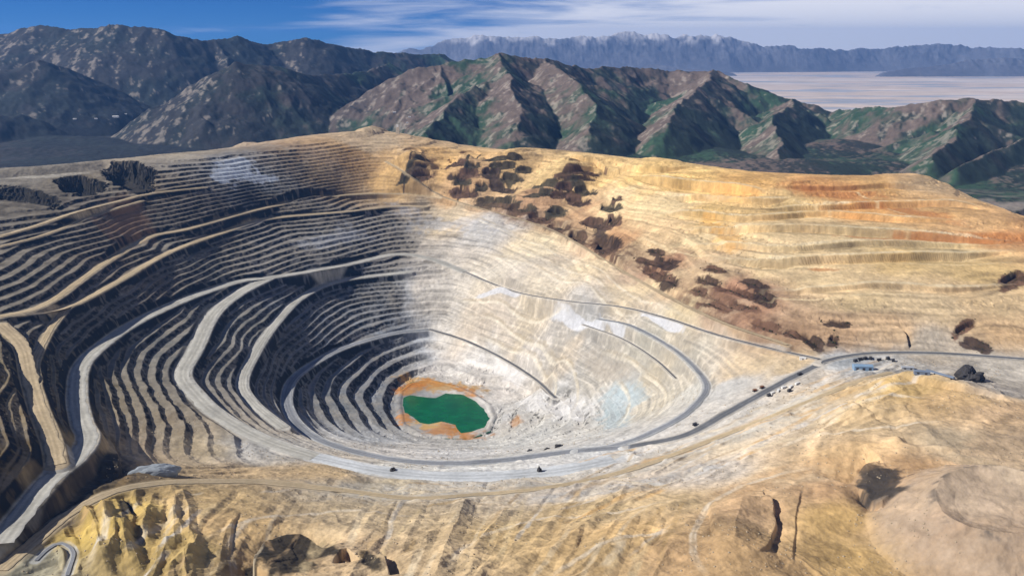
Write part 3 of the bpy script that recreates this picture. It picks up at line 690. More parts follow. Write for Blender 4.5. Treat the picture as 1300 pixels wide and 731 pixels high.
# ------------------------------------------------------------------ hills by ridge skeleton
class Skel:
    def __init__(s, maxd=1): s.seg = []; s.maxd = maxd
    def line(s, P3, k, lim=1e9):
        for a, b in zip(P3, P3[1:]): s.seg.append((np.array(a, float), np.array(b, float), k, lim))
    def spurs(s, P3, rng, gap, length, drop, k, depth=0, side=(1, -1), zmin=0):
        P3 = [np.array(p, float) for p in P3]; acc = rng.uniform(0, gap)
        for a, b in zip(P3, P3[1:]):
            l = np.linalg.norm((b-a)[:2]); d = (b-a)[:2]/max(l, 1e-6); nrm = np.array([-d[1], d[0]])
            while acc < l:
                p = a+(b-a)*acc/l; acc += gap*rng.uniform(.6, 1.4)
                for sd in side:
                    if rng.random() < .12: continue
                    ln = length*rng.uniform(.6, 1.25); ang = nrm*sd + d*rng.uniform(-.45, .45)*(1 if depth == 0 else 1) + (d*.6 if depth else 0)
                    ang = ang/np.linalg.norm(ang); pts = [p]; n = 5; q = p.copy(); dr = drop*rng.uniform(.8, 1.25)
                    for i in range(n):
                        tw = rng.uniform(-.35, .35); ang = np.array([ang[0]*math.cos(tw)-ang[1]*math.sin(tw), ang[0]*math.sin(tw)+ang[1]*math.cos(tw)])
                        q = q + np.array([ang[0]*ln/n, ang[1]*ln/n, -ln/n*dr*(1.25-.12*i)])
                        pts.append(q.copy())
                        if q[2] < zmin: break
                    s.line(pts, k, 1e9 if depth == 0 else 900*ln/600 if depth == 1 else 160)
                    if depth < s.maxd: s.spurs(pts, rng, gap*.45, length*.38, drop*1.3, k*1.12, depth+1, side, zmin)
    def height(s, X, Y, rr, ph, base):
        Z = base.copy()
        for a, b, k, lim in s.seg:
            top = max(a[2], b[2]); reach = min((top-base.min()+20)/k, lim)
            c = (a+b)/2; rad = math.hypot(c[0], c[1]); rc_ = reach+np.linalg.norm((b-a)[:2])/2
            i0, i1 = np.searchsorted(rr, [rad-rc_, rad+rc_]); pp = math.atan2(c[0], c[1]); dp = rc_/max(rad, 1)
            j0, j1 = np.searchsorted(ph, [pp-dp, pp+dp])
            if i1 <= i0 or j1 <= j0: continue
            sl = (slice(i0, i1), slice(j0, j1)); d = (b-a)[:2]; l2 = d@d+1e-6
            t = np.clip(((X[sl]-a[0])*d[0]+(Y[sl]-a[1])*d[1])/l2, 0, 1)
            ds = np.hypot(X[sl]-a[0]-t*d[0], Y[sl]-a[1]-t*d[1])
            Z[sl] = np.maximum(Z[sl], a[2]+(b[2]-a[2])*t-k*ds)
        return Z
rng = random.Random(11)
hr = np.concatenate([np.arange(3300, 9500, 14.0), np.arange(9500, 16000, 22.0)]); hp = np.linspace(R(-40), R(40), 1300)
HX = hr[:, None]*np.sin(hp)[None]; HY = hr[:, None]*np.cos(hp)[None]
hx = HX+60*fbm(HX, HY, 500, 3, 71); hy = HY+60*fbm(HX, HY, 500, 3, 72)
sk = Skel(2)
def ridge(pts, gap, length, drop, k, dstart=None, side=(1, -1), zmin=0):
    P3 = [at_d(*p) for p in pts]; sk.line(P3, k); sk.spurs(P3, rng, gap, length, drop, k, 0, side, zmin)
ridge([(-200,60,11500),(-60,48,11500),(0,46,11500),(50,34,11300),(95,39,11200),(150,33,11000),(200,38,11000),(225,46,11100),(262,54,11300)], 800, 2000, .36, .66)
ridge([(262,54,11300),(300,48,11600),(345,57,12000),(390,50,12000),(440,62,12400),(500,68,12800),(565,71,13500)], 760, 1700, .36, .66)
ridge([(200,135,8200),(245,108,8300),(300,82,8300),(345,84,8500),(395,98,9000),(450,95,9800),(500,82,10800)], 520, 1200, .38, .64)
ridge([(440,135,8300),(480,112,8300),(520,92,8400),(580,80,8500),(630,70,8500),(690,77,8600),(740,88,9000),(790,86,9400),(850,92,9600),(910,90,9300),(950,112,9000),(1000,126,8800),(1060,143,8600)], 620, 1700, .34, .62)
ridge([(690,77,8600),(720,98,7900),(748,122,7400),(760,150,6900),(750,172,6500)], 380, 700, .4, .62)
ridge([(910,90,9300),(880,120,8200),(860,140,7400),(840,165,6700)], 380, 800, .4, .62)
ridge([(1010,128,8700),(980,150,7700),(985,175,6900),(1000,200,6200)], 380, 800, .4, .62)
ridge([(1060,143,8600),(1090,140,8200),(1140,136,7800),(1200,129,7600),(1240,126,7600),(1300,132,7600),(1400,140,7800),(1500,150,8000)], 520, 1400, .4, .64)
ridge([(1240,126,7600),(1230,150,6900),(1200,180,6200),(1180,205,5700)], 350, 700, .42, .65)
ridge([(1330,170,6400),(1270,190,6000),(1220,212,5500)], 300, 500, .42, .65)
ridge([(-100,110,8800),(0,92,9000),(50,78,9200),(95,92,9400)], 500, 1100, .36, .55)
ridge([(-120,165,7400),(-20,145,7600),(40,150,7800)], 420, 800, .36, .55)
ridge([(600,112,7600),(560,150,6900),(540,172,6500)], 380, 700, .4, .62)
ridge([(630,70,8500),(650,110,7500),(660,140,7000),(660,165,6600)], 380, 800, .38, .6)
hb = 40+60*fbm(HX, HY, 1500, 3, 73) + (HY < 0)*0
hb = hb - 340*sstep(9500, 12500, hr)[:, None]*sstep(R(5), R(14), hp)[None]
HZ = sk.height(hx, hy, hr, hp, hb)
HZ += 30*ridged(HX, HY, 280, 4, 75)*sstep(30, 200, HZ) + 3*fbm(HX, HY, 60, 3, 76)
front = sstep(3700, 3300, hr)[:, None]
HZ = HZ*(1-front) - 100*front
angl = (Zb - H)/rr[:, None]; rim = rr[np.argmax(np.where((rr[:, None] > 3000) & (rr[:, None] < 5700), angl, -9), axis=0)]
kw = 121; rim = np.convolve(np.pad(rim, kw//2, 'edge'), np.ones(kw)/kw, 'valid')
rimh = np.interp(hp, ph, rim)[None]
ni = np.searchsorted(hr, 6990)
mz = samp(Zs_, HX[:ni], HY[:ni])-45
wgt = sstep(260, 120, hr[:ni, None]-rimh)
HZ[:ni] = HZ[:ni]*(1-wgt) + np.minimum(HZ[:ni], mz)*wgt
def hill_colour(X, Y, Z, rr, ph):
    g1 = np.gradient(Z, rr, axis=0); g2 = np.gradient(Z, ph, axis=1)/rr[:, None]
    s = np.hypot(g1, g2)
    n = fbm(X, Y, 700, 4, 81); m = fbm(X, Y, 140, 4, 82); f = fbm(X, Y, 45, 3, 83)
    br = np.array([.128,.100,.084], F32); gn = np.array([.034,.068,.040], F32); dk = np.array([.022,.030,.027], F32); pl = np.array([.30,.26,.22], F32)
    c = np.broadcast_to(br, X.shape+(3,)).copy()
    asp = -g2/np.maximum(s, 1e-3)                      # which way the slope faces: shade of the east sides painted in as darker scrub
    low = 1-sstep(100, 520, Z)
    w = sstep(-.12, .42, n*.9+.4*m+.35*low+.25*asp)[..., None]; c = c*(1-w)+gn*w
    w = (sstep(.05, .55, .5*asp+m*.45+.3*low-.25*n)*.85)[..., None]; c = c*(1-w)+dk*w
    w = (sstep(-700, -2600, X-.12*(Y-8000)+500*n)*.9)[..., None]; c = c*(1-w)+np.array([.026,.030,.034], F32)*w  # cloud shadow over the left hills, painted into their colour
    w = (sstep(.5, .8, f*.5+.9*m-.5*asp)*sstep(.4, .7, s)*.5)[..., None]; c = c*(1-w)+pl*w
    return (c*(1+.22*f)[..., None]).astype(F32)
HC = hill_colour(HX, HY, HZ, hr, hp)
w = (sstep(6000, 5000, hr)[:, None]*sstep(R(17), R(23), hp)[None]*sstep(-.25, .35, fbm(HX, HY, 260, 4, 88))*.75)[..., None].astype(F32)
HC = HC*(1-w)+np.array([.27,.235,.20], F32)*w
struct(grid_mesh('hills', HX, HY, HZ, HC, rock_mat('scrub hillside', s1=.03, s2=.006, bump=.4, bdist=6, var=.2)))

# ------------------------------------------------------------------ far range and basin
rng = random.Random(5)
fr = np.linspace(34000, 52000, 260); fp = np.linspace(R(-12), R(42), 1500)
FX = fr[:, None]*np.sin(fp)[None]; FY = fr[:, None]*np.cos(fp)[None]
sk = Skel()
BAS = -300.0
def fridge(pts, *a): 
    P3 = [at_d(*p) for p in pts]; sk.line(P3, a[3]); sk.spurs(P3, rng, a[0], a[1], a[2], a[3], 0, (1, -1), BAS)
fridge([(470,74,43000),(520,66,43000),(560,56,43000),(610,46,43000),(650,48,43000),(700,50,43000),(760,50,43500),(800,42,44000),(850,48,44000),(910,46,44000),(960,58,44000),(1010,62,44000),(1060,66,44500),(1110,64,45000),(1150,60,45000),(1210,58,45000),(1250,63,44000),(1310,64,43000),(1400,60,43000),(1500,66,43000)], 900, 3200, .42, .8)
fridge([(740,93,37000),(790,87,37500),(830,84,38000),(880,88,38000),(930,93,37500)], 900, 1800, .3, .5)
fridge([(1120,92,36500),(1190,84,37000),(1250,77,37500),(1330,74,38000),(1420,80,38000)], 900, 2200, .3, .5)
fridge([(560,90,36000),(620,84,37000),(690,90,36000)], 900, 1800, .3, .5)
fb = np.full(FX.shape, BAS-10.0)
FZ = sk.height(FX+150*fbm(FX, FY, 1500, 3, 1), FY, fr, fp, fb)
FZ += 130*fbm(FX, FY, 1100, 4, 9, .6)*sstep(BAS+300, BAS+1200, FZ) + 150*ridged(FX, FY, 1500, 5, 2, .55)*sstep(BAS, BAS+500, FZ)
fn = fbm(FX, FY, 2500, 4, 4); 
FC = np.broadcast_to(np.array([.15,.15,.17], F32), FX.shape+(3,)).copy()*(1+.3*fn)[..., None].astype(F32)
sn = (sstep(900, 1350, FZ+350*fbm(FX, FY, 700, 4, 6))*.75)[..., None].astype(F32); FC = FC*(1-sn)+np.array([.62,.60,.60], F32)*sn
struct(grid_mesh('mountains', FX, FY, FZ, FC.astype(F32), rock_mat('far range rock', s1=.004, s2=.001, bump=.3, bdist=40)))
br_ = np.concatenate([np.linspace(600, 11000, 60), np.linspace(11200, 58000, 400)]); bp_ = np.linspace(R(-48), R(48), 400)
BX = br_[:, None]*np.sin(bp_)[None]; BY = br_[:, None]*np.cos(bp_)[None]
bz = np.where(br_ < 11000, -620.0, BAS)[:, None]+0*BX
bc = np.broadcast_to(np.array([.60,.50,.43], F32), BX.shape+(3,)).copy()
q = sstep(.05, .35, fbm(BX/3.2, BY, 1500, 4, 15))[..., None].astype(F32)*.7; bc = bc*(1-q)+np.array([.27,.33,.42], F32)*q
q = sstep(.1, .4, fbm(BX/4, BY, 2600, 4, 16))[..., None].astype(F32)*.8; bc = bc*(1-q)+np.array([.68,.60,.54], F32)*q
struct(grid_mesh('valley_floor', BX, BY, bz, bc.astype(F32), rock_mat('salt flat', s1=.002, s2=.0005, bump=0, var=.12)))

# ------------------------------------------------------------------ light, sky, air
SUN_EL, SUN_AZ = R(37), R(-101)        # azimuth measured from +Y towards +X
sd_ = np.array([math.sin(SUN_AZ)*math.cos(SUN_EL), math.cos(SUN_AZ)*math.cos(SUN_EL), math.sin(SUN_EL)])
sl_ = bpy.data.lights.new('sun', 'SUN'); sl_.energy = 4.6; sl_.angle = R(.5); sl_.color = (1, .95, .87)
so = bpy.data.objects.new('sun', sl_); col.objects.link(so)
from mathutils import Vector
so.rotation_euler = Vector(sd_).to_track_quat('Z', 'Y').to_euler(); so.location = (-3000, 0, 6000)
w = bpy.data.worlds.new('World'); scn.world = w; w.use_nodes = True
nt = w.node_tree; N = nt.nodes; Lk = nt.links
bg = N['Background']; bg.inputs['Strength'].default_value = .05
sky = N.new('ShaderNodeTexSky'); sky.sky_type = 'NISHITA'; sky.sun_disc = False; sky.sun_elevation = SUN_EL; sky.sun_rotation = SUN_AZ
sky.altitude = 2500; sky.dust_density = 0.0; sky.air_density = .6; sky.ozone_density = 5
tc = N.new('ShaderNodeTexCoord')
mp = N.new('ShaderNodeMapping'); mp.inputs['Scale'].default_value = (3.2, 3.2, 34); Lk.new(tc.outputs['Generated'], mp.inputs['Vector'])
cn = N.new('ShaderNodeTexNoise'); cn.inputs['Scale'].default_value = 1.6; cn.inputs['Detail'].default_value = 7; cn.inputs['Roughness'].default_value = .55; cn.inputs['Distortion'].default_value = .4
Lk.new(mp.outputs[0], cn.inputs['Vector'])
sx = N.new('ShaderNodeSeparateXYZ'); Lk.new(tc.outputs['Generated'], sx.inputs[0])
ad = N.new('ShaderNodeMath'); ad.operation = 'MULTIPLY_ADD'; ad.inputs[1].default_value = .52; Lk.new(sx.outputs['X'], ad.inputs[0]); Lk.new(cn.outputs['Fac'], ad.inputs[2])
hz1 = N.new('ShaderNodeMapRange'); hz1.inputs[1].default_value = 0; hz1.inputs[2].default_value = .05; hz1.inputs[3].default_value = .30; hz1.inputs[4].default_value = 0; Lk.new(sx.outputs['Z'], hz1.inputs[0])
hz2 = N.new('ShaderNodeMapRange'); hz2.interpolation_type = 'SMOOTHSTEP'; hz2.inputs[1].default_value = -.35; hz2.inputs[2].default_value = .2; Lk.new(sx.outputs['X'], hz2.inputs[0])
hz3 = N.new('ShaderNodeMath'); hz3.operation = 'MULTIPLY_ADD'; Lk.new(hz1.outputs[0], hz3.inputs[0]); Lk.new(hz2.outputs[0], hz3.inputs[1]); Lk.new(ad.outputs[0], hz3.inputs[2])
cr = N.new('ShaderNodeMapRange'); cr.interpolation_type = 'SMOOTHSTEP'; cr.inputs[1].default_value = .37; cr.inputs[2].default_value = .74; Lk.new(hz3.outputs[0], cr.inputs[0])
tint = N.new('ShaderNodeMix'); tint.data_type = 'RGBA'; tint.blend_type = 'MULTIPLY'; tint.inputs[0].default_value = 1; tint.inputs[7].default_value = (.16, .55, 1.05, 1); Lk.new(sky.outputs[0], tint.inputs[6])
mx = N.new('ShaderNodeMix'); mx.data_type = 'RGBA'; up_ = N.new('ShaderNodeMapRange'); up_.interpolation_type = 'SMOOTHSTEP'; up_.inputs[1].default_value = .2; up_.inputs[2].default_value = .5; up_.inputs[3].default_value = 1; up_.inputs[4].default_value = .1; Lk.new(sx.outputs['Z'], up_.inputs[0])
cm_ = N.new('ShaderNodeMath'); cm_.operation = 'MULTIPLY'; Lk.new(cr.outputs[0], cm_.inputs[0]); Lk.new(up_.outputs[0], cm_.inputs[1])
Lk.new(cm_.outputs[0], mx.inputs[0]); Lk.new(tint.outputs[2], mx.inputs[6]); mx.inputs[7].default_value = (14, 14, 15, 1)
Lk.new(mx.outputs[2], bg.inputs['Color'])
scn.view_settings.view_transform = 'Standard'; scn.view_settings.look = 'None'; scn.view_settings.exposure = .42; scn.view_settings.gamma = 1

def haze(dens):
    x0, x1, y0, y1, z0, z1 = -46000, 46000, -1500, 59000, -621.5, 1900
    me = bpy.data.meshes.new('haze')
    v = [(x, y, z) for z in (z0, z1) for y in (y0, y1) for x in (x0, x1)]
    me.from_pydata(v, [], [(0,2,3,1),(4,5,7,6),(0,1,5,4),(2,6,7,3),(0,4,6,2),(1,3,7,5)])
    m = bpy.data.materials.new('thin blue air'); m.use_nodes = True; nt = m.node_tree; nt.nodes.clear()
    o_ = nt.nodes.new('ShaderNodeOutputMaterial'); p = nt.nodes.new('ShaderNodeVolumePrincipled')
    p.inputs['Color'].default_value = (.16, .42, 1, 1); p.inputs['Density'].default_value = dens; p.inputs['Anisotropy'].default_value = .2
    nt.links.new(p.outputs[0], o_.inputs['Volume']); me.materials.append(m)
    o = bpy.data.objects.new('haze', me); col.objects.link(o); return stuff(o)
haze(1.6e-5)


# ------------------------------------------------------------------ things
import bmesh
def gz(x, y): return float(samp(Z, np.array([x]), np.array([y]))[0])
def spot_at(u, v):
    p = P(u, v, Z); return p[0], p[1], gz(p[0], p[1])
def obj(name, bm, mat, parent=None):
    me = bpy.data.meshes.new(name); bmesh.ops.recalc_face_normals(bm, faces=bm.faces); bm.to_mesh(me); bm.free()
    me.materials.append(mat); o = bpy.data.objects.new(name, me); col.objects.link(o); o.parent = parent; return o
def box(bm, c, s, taper=(1, 1), bev=.0):
    r = bmesh.ops.create_cube(bm, size=1)['verts']
    for v in r:
        tx, ty = taper if v.co.z > 0 else (1, 1)
        v.co.x = v.co.x*s[0]*tx+c[0]; v.co.y = v.co.y*s[1]*ty+c[1]; v.co.z = v.co.z*s[2]+c[2]
    if bev:
        es = list({e for v in r for e in v.link_edges}); bmesh.ops.bevel(bm, geom=es, offset=bev, segments=2, affect='EDGES')
def prism(bm, prof, y0, y1):             # x-z outline pulled along y
    a = [bm.verts.new((x, y0, z)) for x, z in prof]; b = [bm.verts.new((x, y1, z)) for x, z in prof]; n = len(prof)
    bm.faces.new(a); bm.faces.new(b[::-1])
    for i in range(n): bm.faces.new((a[i], a[(i+1) % n], b[(i+1) % n], b[i]))
def wheel_bm(x, y, r, w):
    bm = bmesh.new(); res = bmesh.ops.create_cone(bm, cap_ends=True, segments=16, radius1=r, radius2=r, depth=w)
    for v in res['verts']:
        a, b, c = v.co; v.co = (a+x, c+y, b+r)
    return bm
def empty(name, loc, rz, label, cat, group=None):
    o = bpy.data.objects.new(name, None); col.objects.link(o); o.location = loc; o.rotation_euler = (0, 0, rz); o['label'] = label; o['category'] = cat
    if group: o['group'] = group
    return o
def tag(o, label, cat, group=None):
    o['label'] = label; o['category'] = cat
    if group: o['group'] = group
    return o
def dup(root, loc, rz, label, sc=None):
    r = root.copy(); col.objects.link(r); r.location = loc; r.rotation_euler = (0, 0, rz); r['label'] = label
    if sc: r.scale = sc
    for c in list(root.children):
        k = c.copy(); col.objects.link(k); k.parent = r
        for g in list(c.children):
            q = g.copy(); col.objects.link(q); q.parent = k
    return r
M = dict(yellow=plain('worn yellow paint', (.42,.29,.06), .6, .3, .4), dark=plain('dark steel', (.05,.05,.055), .6, .3, .4), tyre=plain('tyre rubber', (.02,.02,.02)),
         glass=plain('tinted glass', (.03,.04,.05), .2), white=plain('white sheet metal', (.72,.72,.70), .6, .1, .3), blue=plain('blue roof sheet', (.20,.30,.42), .6, .2, .1),
         grey=plain('grey sheet metal', (.33,.35,.38), .6, .2, .1), slate=plain('slate blue sheet metal', (.16,.20,.27), .6, .2, .1), beige=plain('beige concrete', (.52,.45,.35), .9, .15, .1),
         blackrock=plain('black rock', (.05,.047,.047), .95, .4, .15), greyrock=plain('blue grey gravel', (.26,.29,.32), .95, .25, .15), brush=plain('dry dark scrub', (.035,.038,.018), .95, .4, .08), stone=plain('loose stone', (.36,.29,.2), .95, .35, .05), rust=plain('rusty steel', (.22,.10,.05), .8, .3, .3))
# haul truck
def haul_truck(loc, rz, label, paint, group):
    t = empty('haul_truck', loc, rz, label, 'truck', group)
    bm = bmesh.new(); box(bm, (0, 0, 2.4), (11.5, 3.6, 1.2)); box(bm, (4.9, 0, 3.2), (2.2, 6.2, 1.4), bev=.15); obj('chassis', bm, M['dark'], t)
    bm = bmesh.new(); prism(bm, [(-6.4, 5.2), (-2.0, 3.4), (3.0, 3.9), (3.4, 6.6), (6.3, 6.9), (6.3, 7.3), (-6.4, 6.6)], -3.3, 3.3); obj('dump_body', bm, paint, t)
    bm = bmesh.new(); box(bm, (4.4, 1.6, 5.2), (2.2, 2.2, 2.4), (.85, .9), .12); cab = obj('cab', bm, paint, t)
    bm = bmesh.new(); box(bm, (5.42, 1.6, 5.5), (.16, 1.7, 1.0)); obj('window', bm, M['glass'], cab)
    for x, y, w in [(3.4, 2.8, 1.3), (3.4, -2.8, 1.3), (-3.6, 2.4, 2.2), (-3.6, -2.4, 2.2)]: obj('wheel', wheel_bm(x, y, 1.75, w), M['tyre'], t)
    return t
row = [(1086,459,'leftmost haul truck of the row parked behind the blue roofed shed'),(1092,457,'haul truck second from left in the row behind the blue roofed shed'),(1098,456,'haul truck third from left in the row behind the blue roofed shed'),(1105,456,'rightmost haul truck of the row parked behind the blue roofed shed'),
       (1116,458,'haul truck parked alone right of the blue roofed shed, nearest to it'),(1127,456,'haul truck on the gravel pad, left one of a loose pair'),(1134,459,'haul truck on the gravel pad, right one of a loose pair')]
p0 = spot_at(row[0][0], row[0][1]); ht = haul_truck(p0, .4, row[0][2], M['dark'], 'haul trucks parked on the gravel pad')
for i, (u, v, lab) in enumerate(row[1:]): dup(ht, spot_at(u, v), .4+.5*(i % 3)-.3, lab)
hy_ = haul_truck(spot_at(958, 497), R(205), 'dark red-brown haul truck left of the road bend, front one of two', M['rust'], 'rust coloured trucks beside the road')
dup(hy_, spot_at(967, 493), R(215), 'dark red-brown haul truck left of the road bend, rear one of two')
hw = haul_truck(spot_at(976, 503), R(40), 'dark truck at the near end of the white trailers beside the road', M['dark'], 'trucks beside the white trailers')
dup(hw, spot_at(1002, 497), R(40), 'dark truck among the white trailers, at the far end')
hd = haul_truck(spot_at(882, 540), R(35), 'small dark haul truck driving on the grey road below the right bank', M['dark'], 'trucks on the haul roads')
dup(hd, spot_at(1015, 476), R(35), 'small dark haul truck on the road just below the junction')
# white trailers
def trailer(loc, rz, label):
    t = empty('trailer', loc, rz, label, 'trailer', 'white trailers beside the road')
    bm = bmesh.new(); box(bm, (0, 0, 3.2), (15, 5, 4.6), (1, 1), .15); b = obj('body', bm, M['white'], t)
    bm = bmesh.new(); prism(bm, [(-7.7, 5.52), (7.7, 5.52), (7.7, 5.8), (0, 6.2), (-7.7, 5.8)], -2.7, 2.7); obj('roof', bm, M['white'], t)
    bm = bmesh.new(); box(bm, (2, -2.55, 2.4), (1.6, .2, 2.8)); obj('door', bm, M['grey'], t)
    for x in (-4, 5.5): bm = bmesh.new(); box(bm, (x, -2.55, 3.6), (2, .2, 1.2)); obj('window', bm, M['glass'], t)
    for x in (-5, 5): obj('wheel', wheel_bm(x, -1.9, .55, .6), M['tyre'], t); obj('wheel', wheel_bm(x, 1.9, .55, .6), M['tyre'], t)
    return t
tl = [(981,500,'white trailer nearest the camera in the line beside the dark road'),(988,497,'white trailer second from the near end of the line beside the dark road'),(995,493,'white trailer in the middle of the line beside the dark road'),(1004,492,'white trailer second from the far end of the line beside the dark road'),(1012,488,'white trailer at the far end of the line, towards the junction')]
t0 = trailer(spot_at(*tl[0][:2]), R(40), tl[0][2])
for i, (u, v, lab) in enumerate(tl[1:]): dup(t0, spot_at(u, v), R([62, 30, 48, 38][i]), lab)
# sheds
def shed(name, loc, rz, label, cat, L_, W_, Hh, wall, roof, ndoor=2, group=None):
    t = empty(name, loc, rz, label, cat, group)
    bm = bmesh.new(); box(bm, (0, 0, Hh/2-1), (L_, W_, Hh+2)); obj('wall', bm, wall, t)
    bm = bmesh.new(); y = W_/2+.6
    a = [(-y, Hh+.02), (y, Hh+.02), (y, Hh+.5), (0, Hh+W_*.16+.5), (-y, Hh+.5)]
    v0 = [bm.verts.new((-L_/2-.6, p, q)) for p, q in a]; v1 = [bm.verts.new((L_/2+.6, p, q)) for p, q in a]
    bm.faces.new(v0); bm.faces.new(v1[::-1])
    for i in range(5): bm.faces.new((v0[i], v0[(i+1) % 5], v1[(i+1) % 5], v1[i]))
    obj('roof', bm, roof, t)
    for i in range(ndoor):
        bm = bmesh.new(); box(bm, ((i-(ndoor-1)/2)*L_/max(ndoor, 1), -W_/2-.1, Hh*.35), (L_*.12+1, .3, Hh*.7)); obj('door', bm, M['dark'], t)
    return t
shed('workshop', spot_at(1095, 468), R(-4), 'long workshop with a blue roof beside the road junction', 'building', 48, 22, 9, M['blue'], M['blue'], 3)
shed('shed', spot_at(1152, 468), R(-8), 'low pale blue shed right of the blue roofed workshop', 'shed', 30, 12, 5, M['grey'], M['grey'], 2)
shed('shed', spot_at(1170, 474), R(-14), 'dark slate shed at the head of the sloping conveyor', 'shed', 34, 13, 6, M['slate'], M['slate'], 2)
shed('shed', spot_at(1019, 456), R(-10), 'small white shed on the pale ground left of the junction', 'shed', 16, 8, 5, M['white'], M['white'], 1)
# conveyor
A_ = np.array(spot_at(1176, 473)); B2 = np.array(spot_at(1211, 483)); ln_ = np.linalg.norm((B2-A_)[:2]); dz_ = B2[2]-A_[2]
cv = empty('conveyor', tuple(A_), math.atan2(B2[1]-A_[1], B2[0]-A_[0]), 'long dark conveyor gallery sloping down towards the black rock pile', 'conveyor')
bm = bmesh.new(); prism(bm, [(0, 5), (ln_, dz_+5), (ln_, dz_+9), (0, 9)], -2.2, 2.2); obj('gallery', bm, M['slate'], cv)
for i in range(5):
    x = ln_*(i+.5)/5; bm = bmesh.new(); zt_ = 5+dz_*(i+.5)/5
    prism(bm, [(x-.5, -3), (x+.5, -3), (x+.5, zt_), (x-.5, zt_)], -2, 2); obj('trestle', bm, M['dark'], cv)
# rock piles
def rock(name, loc, rz, size, mat, label, cat, seed, group=None, sub=4, rough=.5, flat=True):
    bm = bmesh.new(); bmesh.ops.create_icosphere(bm, subdivisions=sub, radius=1)
    co = np.array([v.co[:] for v in bm.verts])
    n_ = gnoise(co[:, 0]*1.3+seed, co[:, 1]*1.3+co[:, 2], seed)*rough + gnoise(co[:, 0]*3.1, co[:, 1]*3.1+co[:, 2]*2, seed+1)*rough*.5 + gnoise(co[:, 0]*8, co[:, 1]*8+co[:, 2]*5, seed+2)*rough*.25
    for v, q in zip(bm.verts, n_):
        f_ = 1+float(q); v.co.x *= f_*size[0]; v.co.y *= f_*size[1]; v.co.z = v.co.z*f_*size[2]
    o = obj(name, bm, mat); o.location = loc; o.rotation_euler = (0, 0, rz); return tag(o, label, cat, group)
rock('rock_pile', spot_at(1232, 482), .6, (42, 28, 27), M['blackrock'], 'large black heap of broken rock beside the right hand road', 'rock pile', 3)
rock('gravel_heap', spot_at(196, 600), R(14), (50, 17, 19), M['greyrock'], 'long blue grey gravel heap on the sand above the tan road', 'gravel heap', 5, rough=.16)
rock('boulder', spot_at(685, 598), .3, (6, 5, 12), M['blackrock'], 'tall black rock standing on the whitish road under the lake', 'boulder', 8, sub=3)
rock('boulder', spot_at(499, 597), .9, (8, 6, 7), M['blackrock'], 'black wedge shaped rock on the left end of the whitish road', 'boulder', 9, sub=3)
rock('boulder', spot_at(710, 567), .2, (14, 6, 6), M['blackrock'], 'longest of three black rocks beside the grey road below the lake', 'boulder', 10, 'black rocks beside the grey road', 3)
rock('boulder', spot_at(694, 570), .2, (7, 4, 4), M['blackrock'], 'middle one of three black rocks beside the grey road', 'boulder', 11, 'black rocks beside the grey road', 3)
rock('boulder', spot_at(673, 572), .2, (7, 4, 5), M['blackrock'], 'leftmost of three black rocks beside the grey road', 'boulder', 12, 'black rocks beside the grey road', 3)
# headframe-like tower on the far rim
x_, y_, z_ = spot_at(505, 170)
tw = empty('tower', (x_, y_, z_-3), 0, 'pale square tower standing alone on the far rim of the pit', 'tower')
bm = bmesh.new(); box(bm, (0, 0, 20), (22, 22, 44), (.7, .7)); obj('shaft', bm, M['beige'], tw)
bm = bmesh.new(); box(bm, (0, 0, 49), (11, 11, 14), (1, 1)); obj('head_house', bm, M['white'], tw)
# far white buildings in the valley and on the slopes
def hz(u, v):
    x, y, w_ = ray(u, v); hl_ = math.hypot(x, y)
    i_ = np.arange(len(hr)); r_ = hr; j = int(round((math.atan2(x, y)-hp[0])/(hp[1]-hp[0])))
    d_ = H+w_*r_/hl_-HZ[:, j]; okk = (d_ < 0) & (r_ > rimh[0, j]+250); k_ = int(np.argmax(okk)) if okk.any() else len(r_)-1
    return x*r_[k_]/hl_, y*r_[k_]/hl_, float(HZ[k_, j])
for u, v, L_, lab in [(95,152,30,'white building farthest left in the dark valley beyond the pit'),(122,152,26,'small white building right of the leftmost one in the dark valley'),(147,150,55,'longest white building in the dark valley beyond the pit'),(160,147,20,'small white building highest up in the dark valley'),
                      (501,144,26,'white building on the hillside just above the pale tower'),(520,150,24,'white building on the hillside right of the pale tower, upper one'),(517,157,20,'white building on the hillside right of the pale tower, lower one')]:
    shed('building', hz(u, v), R(5), lab, 'building', L_, L_*.45, L_*.2, M['white'], M['white'], 0, 'white buildings beyond the pit')
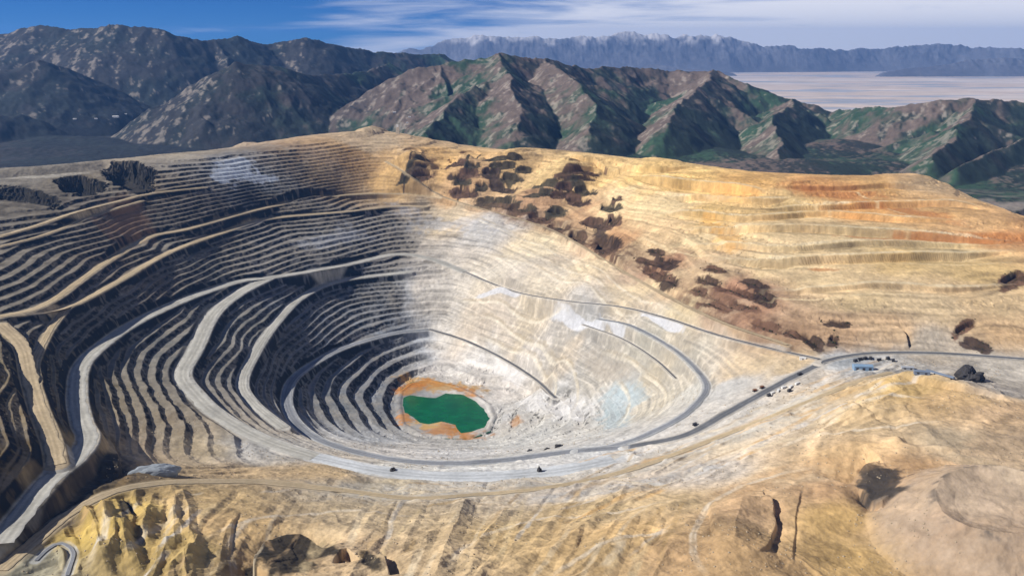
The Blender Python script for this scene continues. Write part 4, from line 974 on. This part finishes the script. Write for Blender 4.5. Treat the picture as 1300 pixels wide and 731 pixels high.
# loose stone and scrub
def scatter(name, spots, rad, mat, seed, squash=.7):
    rgn = np.random.default_rng(seed)
    bm = bmesh.new(); bmesh.ops.create_icosphere(bm, subdivisions=1, radius=1); bv = np.array([v.co[:] for v in bm.verts]); bfc = np.array([[v.index for v in f.verts] for f in bm.faces]); bm.free()
    n = len(spots); rs = rad[0]+(rad[1]-rad[0])*rgn.random(n)**2.5
    V = bv[None]*(1+.5*(rgn.random((n, len(bv), 1))-.5))*rs[:, None, None]; V[..., 2] *= squash
    V = V + spots[:, None, :]
    Fc = bfc[None]+np.arange(n)[:, None, None]*len(bv)
    me = bpy.data.meshes.new(name); nv = n*len(bv); nf = n*len(bfc)
    me.vertices.add(nv); me.vertices.foreach_set('co', V.astype(F32).reshape(-1)); me.loops.add(nf*3); me.polygons.add(nf)
    me.loops.foreach_set('vertex_index', Fc.astype(np.int32).reshape(-1)); me.polygons.foreach_set('loop_start', np.arange(0, nf*3, 3, dtype=np.int32))
    me.update(calc_edges=True); me.materials.append(mat); o = bpy.data.objects.new(name, me); col.objects.link(o); return stuff(o)
def cloud_pts(areas, per, seed):
    rgn = np.random.default_rng(seed); out = []
    for u, v, ru, rv, rot, *_ in areas:
        c = P(u, v); a = R(rot); p1 = P(u+ru*math.cos(a), v+ru*math.sin(a))-c; p2 = P(u-rv*math.sin(a), v+rv*math.cos(a))-c
        q = rgn.normal(0, .5, (per, 2)); xy = c[:2]+q[:, :1]*p1[:2]+q[:, 1:]*p2[:2]; out.append(xy)
    xy = np.vstack(out); z = samp(Z, xy[:, 0], xy[:, 1]); keep = samp(roadmask, xy[:, 0], xy[:, 1]) < .3
    return np.column_stack([xy, z])[keep]
sc_ = np.vstack([cloud_pts(SCRUB, 26, 1), cloud_pts(SCRUB2, 16, 5)])
scatter('scrub', sc_, (1.2, 4.0), M['brush'], 2, .8)
rgn = np.random.default_rng(4)
n = 16000; r_ = np.sqrt(rgn.uniform(1150**2, 2600**2, n)); p_ = rgn.uniform(R(-31), R(31), n); x_, y_ = r_*np.sin(p_), r_*np.cos(p_)
kp = (samp(roadmask, x_, y_) < .2) & (gnoise(x_/140, y_/140, 5) > .05)
x_, y_ = x_[kp], y_[kp]
scatter('loose_stones', np.column_stack([x_, y_, samp(Z, x_, y_)]), (.5, 2.4), M['stone'], 6)
